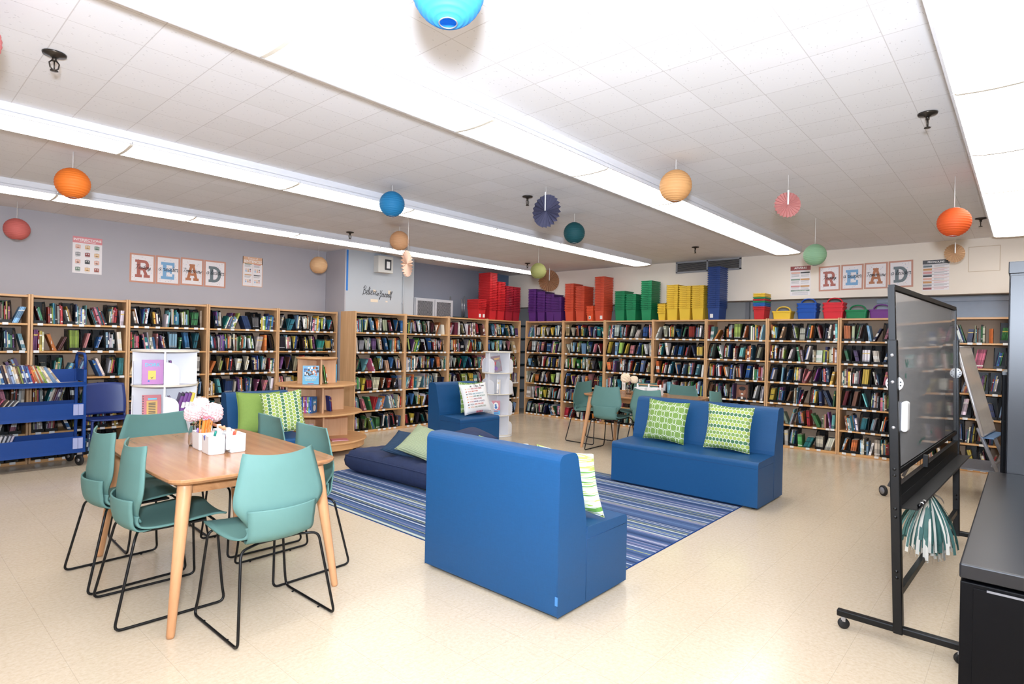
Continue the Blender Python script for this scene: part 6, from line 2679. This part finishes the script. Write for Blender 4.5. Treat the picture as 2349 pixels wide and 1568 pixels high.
mb.box(0, 1, -.06, .02, -.004, .004, M=Matrix.Translation(a) @ Matrix.Rotation(math.atan2((b - a).y, (b - a).x), 4, 'Z') @ Matrix.Diagonal(((b - a).length, 1, 1, 1)))
mb.build('tray', plain('blue_grey_tray', (92, 128, 168), .4), t)
for (a, b) in ((Vector((6.80, .32, .72)), Vector((7.10, .10, .05))), (Vector((7.38, .27, .72)), Vector((7.66, .05, .05))), (Vector((7.02, .50, 1.40)), Vector((6.66, .98, .09))), (Vector((7.60, .46, 1.40)), Vector((7.30, .95, .09)))):
    MB().tube([a, b], .016, 10).build('leg', M_TUBE, t)
MB().tube([Vector((6.98, .22, .36)), Vector((7.56, .16, .36))], .012, 8).build('crossbar', M_TUBE, t)
for x, y in ((6.63, 1.02), (7.27, .99), (7.11, .085), (7.67, .04)):
    mb = MB().lathe([(.0001, -.014), (.042, -.014), (.050, -.008), (.050, .008), (.042, .014), (.0001, .014)], 24, 0, T3(x, y, .05) @ RZ(48) @ RX(90))
    mb.lathe([(.0001, -.016), (.032, -.016), (.032, .016), (.0001, .016)], 20, 1, T3(x, y, .05) @ RZ(48) @ RX(90))
    mb.build('caster', [M_RUBBER, plain('grey_wheel_cap', (132, 132, 138), .4)], t)
mb = MB().box(6.98, 7.62, .14, .60, .30, .315)
mb.build('lower_shelf', plain('easel_grey_shelf', (112, 114, 120), .4), t)
MB().tube(fillet([tl + Vector((0, 0, 0)), tl + Vector((.0, .03, .06)), tl + Vector((.02, .10, .05)), tl + Vector((.02, .14, -.06))], .05, 5), .014, 8).build('top_hook', M_TUBE, t)
# ------------------------------------------------------------------ camera
cd = D.cameras.new('camera')
cam = D.objects.new('camera', cd)
COL.objects.link(cam)
cd.sensor_fit = 'HORIZONTAL'
cd.sensor_width = 36.0
cd.lens = 1328.355 / 2349 * 36.0
cd.clip_start = .05
mw = Matrix((CAM_R, CAM_U, -CAM_F)).transposed().to_4x4()
mw.translation = (0, 0, H_CAM)
cam.matrix_world = mw
SC.camera = cam

# ------------------------------------------------------------------ portrait book standing face out
def deco_face(mb):
    rect(mb, 0, .165, 0, .215, 0, -.0004)
    blob(mb, .085, .118, .052, .068, 2)
    blob(mb, .085, .165, .05, .03, 1, -.0009)
    for s in (-1, 1):
        blob(mb, .085 + s * .020, .130, .008, .005, 1, -.0012)
        blob(mb, .085 + s * .020, .142, .011, .003, 1, -.0012)
    blob(mb, .085, .112, .010, .013, 3, -.0012)
    blob(mb, .085, .094, .022, .004, 1, -.0012)
    blob(mb, .085, .084, .020, .009, 4, -.0013)
    rect(mb, .02, .145, 0, .035, 1, -.0007)
    rect(mb, .07, .10, .012, .045, 4, -.0011)
    return [P['brown'], P['black'], P['skin'], P['brown'], P['white']]


bc = [b for b in BOOKCASES if 'tall blue' in b['label']][0]
yb = bc_matrix(bc) @ T3(.46, .012, shelf_z(2) + .002)
face_book("book with a smiling man's portrait facing out under the blue bins", .165, .225, .015, (60, 42, 38), yb @ RX(-5), deco_face, None)
BOOKS[:] = [b for b in BOOKS if not (b['bc'] is bc and b['si'] == 2 and .40 < b['x'] < .66)]

# ------------------------------------------------------------------ which books are things of their own
bpy.context.view_layer.update()
dg = bpy.context.evaluated_depsgraph_get()
eye = Vector((0, 0, H_CAM))
cand = []
for b in BOOKS:
    m = book_matrix(b)
    p = m @ Vector((b['t'] / 2, 0, b['h'] * .55))
    d = p - eye
    z = d.dot(CAM_F)
    u, v_ = d.dot(CAM_R) / z * 1328.355, d.dot(CAM_U) / z * 1328.355
    b['m'] = m
    b['in'] = abs(u) < 1170 and abs(v_) < 780
    if not b['in']:
        continue
    ok, loc, _n, _i, ob, _m = SC.ray_cast(dg, eye, d.normalized(), distance=d.length - .05)
    b['vis'] = not ok or (loc - p).length < .06
    if b['vis']:
        size = b['h'] * b['t'] / z ** 2 * abs((m.to_3x3() @ Vector((0, 1, 0))).normalized().dot(d.normalized()))
        cand.append((size / max(.012, b['t']) * .02, b))
cand.sort(key=lambda q: -q[0])
NSPEC = sum(1 for o in D.objects if o.get('category') == 'book')
solo = {id(q[1]) for q in cand[:300 - NSPEC]}
print('SPECIAL', NSPEC, 'VISIBLE', len(cand))
far = MB()
by_shelf = {}
for b in BOOKS:
    key = (id(b['bc']), b['si'])
    by_shelf.setdefault(key, []).append(b)
for lst in by_shelf.values():
    lst.sort(key=lambda b: b['x'])
    cnt = {}
    for b in lst:
        cnt[b['cn']] = cnt.get(b['cn'], 0) + 1
        if id(b) in solo:
            o = D.objects.new('book', VAR_ME[b['var']])
            COL.objects.link(o)
            o.matrix_world = b['m'] @ Matrix.Diagonal((b['t'], b['d'], b['h'], 1))
            o.color = rgb(*b['c'])
            tag(o, '%s %s book along the %s shelf %s' % (ORD[cnt[b['cn']] - 1], b['cn'], SHELF_WORD[b['si']], b['bc']['ph']), 'book', 'books on the nearest bookcase shelves')
        else:
            mbv = VAR_S[b['var']]
            M = b['m'] @ Matrix.Diagonal((b['t'], b['d'], b['h'], 1))
            c = rgb(*b['c'])
            cols = [(c[0] * q[0], c[1] * q[1], c[2] * q[2], 1) if q[3] > .5 else (q[0], q[1], q[2], 1) for q in mbv.c]
            far.add(mbv.v, mbv.f, 0, False, cols, M)
o = far.build('books', M_BOOKS, col=True)
tag(o, 'hundreds of remaining books filling the shelves of all the bookcases', 'books', kind='stuff')

# ------------------------------------------------------------------ light
def area(name, loc, rot, sx, sy, e, c=(1, 1, 1)):
    l = D.lights.new(name, 'AREA')
    l.shape = 'RECTANGLE'
    l.size, l.size_y = sx, sy
    l.energy = e
    l.color = c
    o = D.objects.new(name, l)
    COL.objects.link(o)
    o.location = loc
    o.rotation_euler = rot
    return o


def spot(name, loc, target, e, size, blend, rad, c=(1, 1, 1)):
    l = D.lights.new(name, 'SPOT')
    l.energy = e
    l.spot_size = R(size)
    l.spot_blend = blend
    l.shadow_soft_size = rad
    l.color = c
    o = D.objects.new(name, l)
    COL.objects.link(o)
    o.location = loc
    o.rotation_euler = (Vector(target) - Vector(loc)).to_track_quat('-Z', 'Y').to_euler()
    return o


# the photographer's flash, tilted up at the ceiling, plus its direct spill
fl = D.lights.new('camera_flash', 'POINT')
fl.energy = FLASH = 92
fl.shadow_soft_size = .12
fl.color = (.82, .93, 1.10)
fo = D.objects.new('camera_flash', fl)
COL.objects.link(fo)
fo.location = (-.08, -.05, 1.75)
spot('flash_bounce', (-.1, -.08, 1.78), (1.6, 1.5, 2.8), 470, 135, .8, .10, (.82, .93, 1.10))

w = D.worlds.new('world')
w.use_nodes = True
w.node_tree.nodes['Background'].inputs[0].default_value = (.9, .92, 1, 1)
w.node_tree.nodes['Background'].inputs[1].default_value = .05
SC.world = w

SC.view_settings.view_transform = 'Standard'
SC.view_settings.look = 'None'
SC.view_settings.exposure = 0.84
SC.view_settings.gamma = 1.0
cy = SC.cycles
cy.max_bounces = 6
cy.diffuse_bounces = 4
cy.use_adaptive_sampling = True
cy.adaptive_threshold = 0.05
cy.glossy_bounces = 3
cy.transmission_bounces = 5
cy.transparent_max_bounces = 6
cy.caustics_reflective = False
cy.caustics_refractive = False
cy.sample_clamp_indirect = 6.0
cy.use_denoising = True
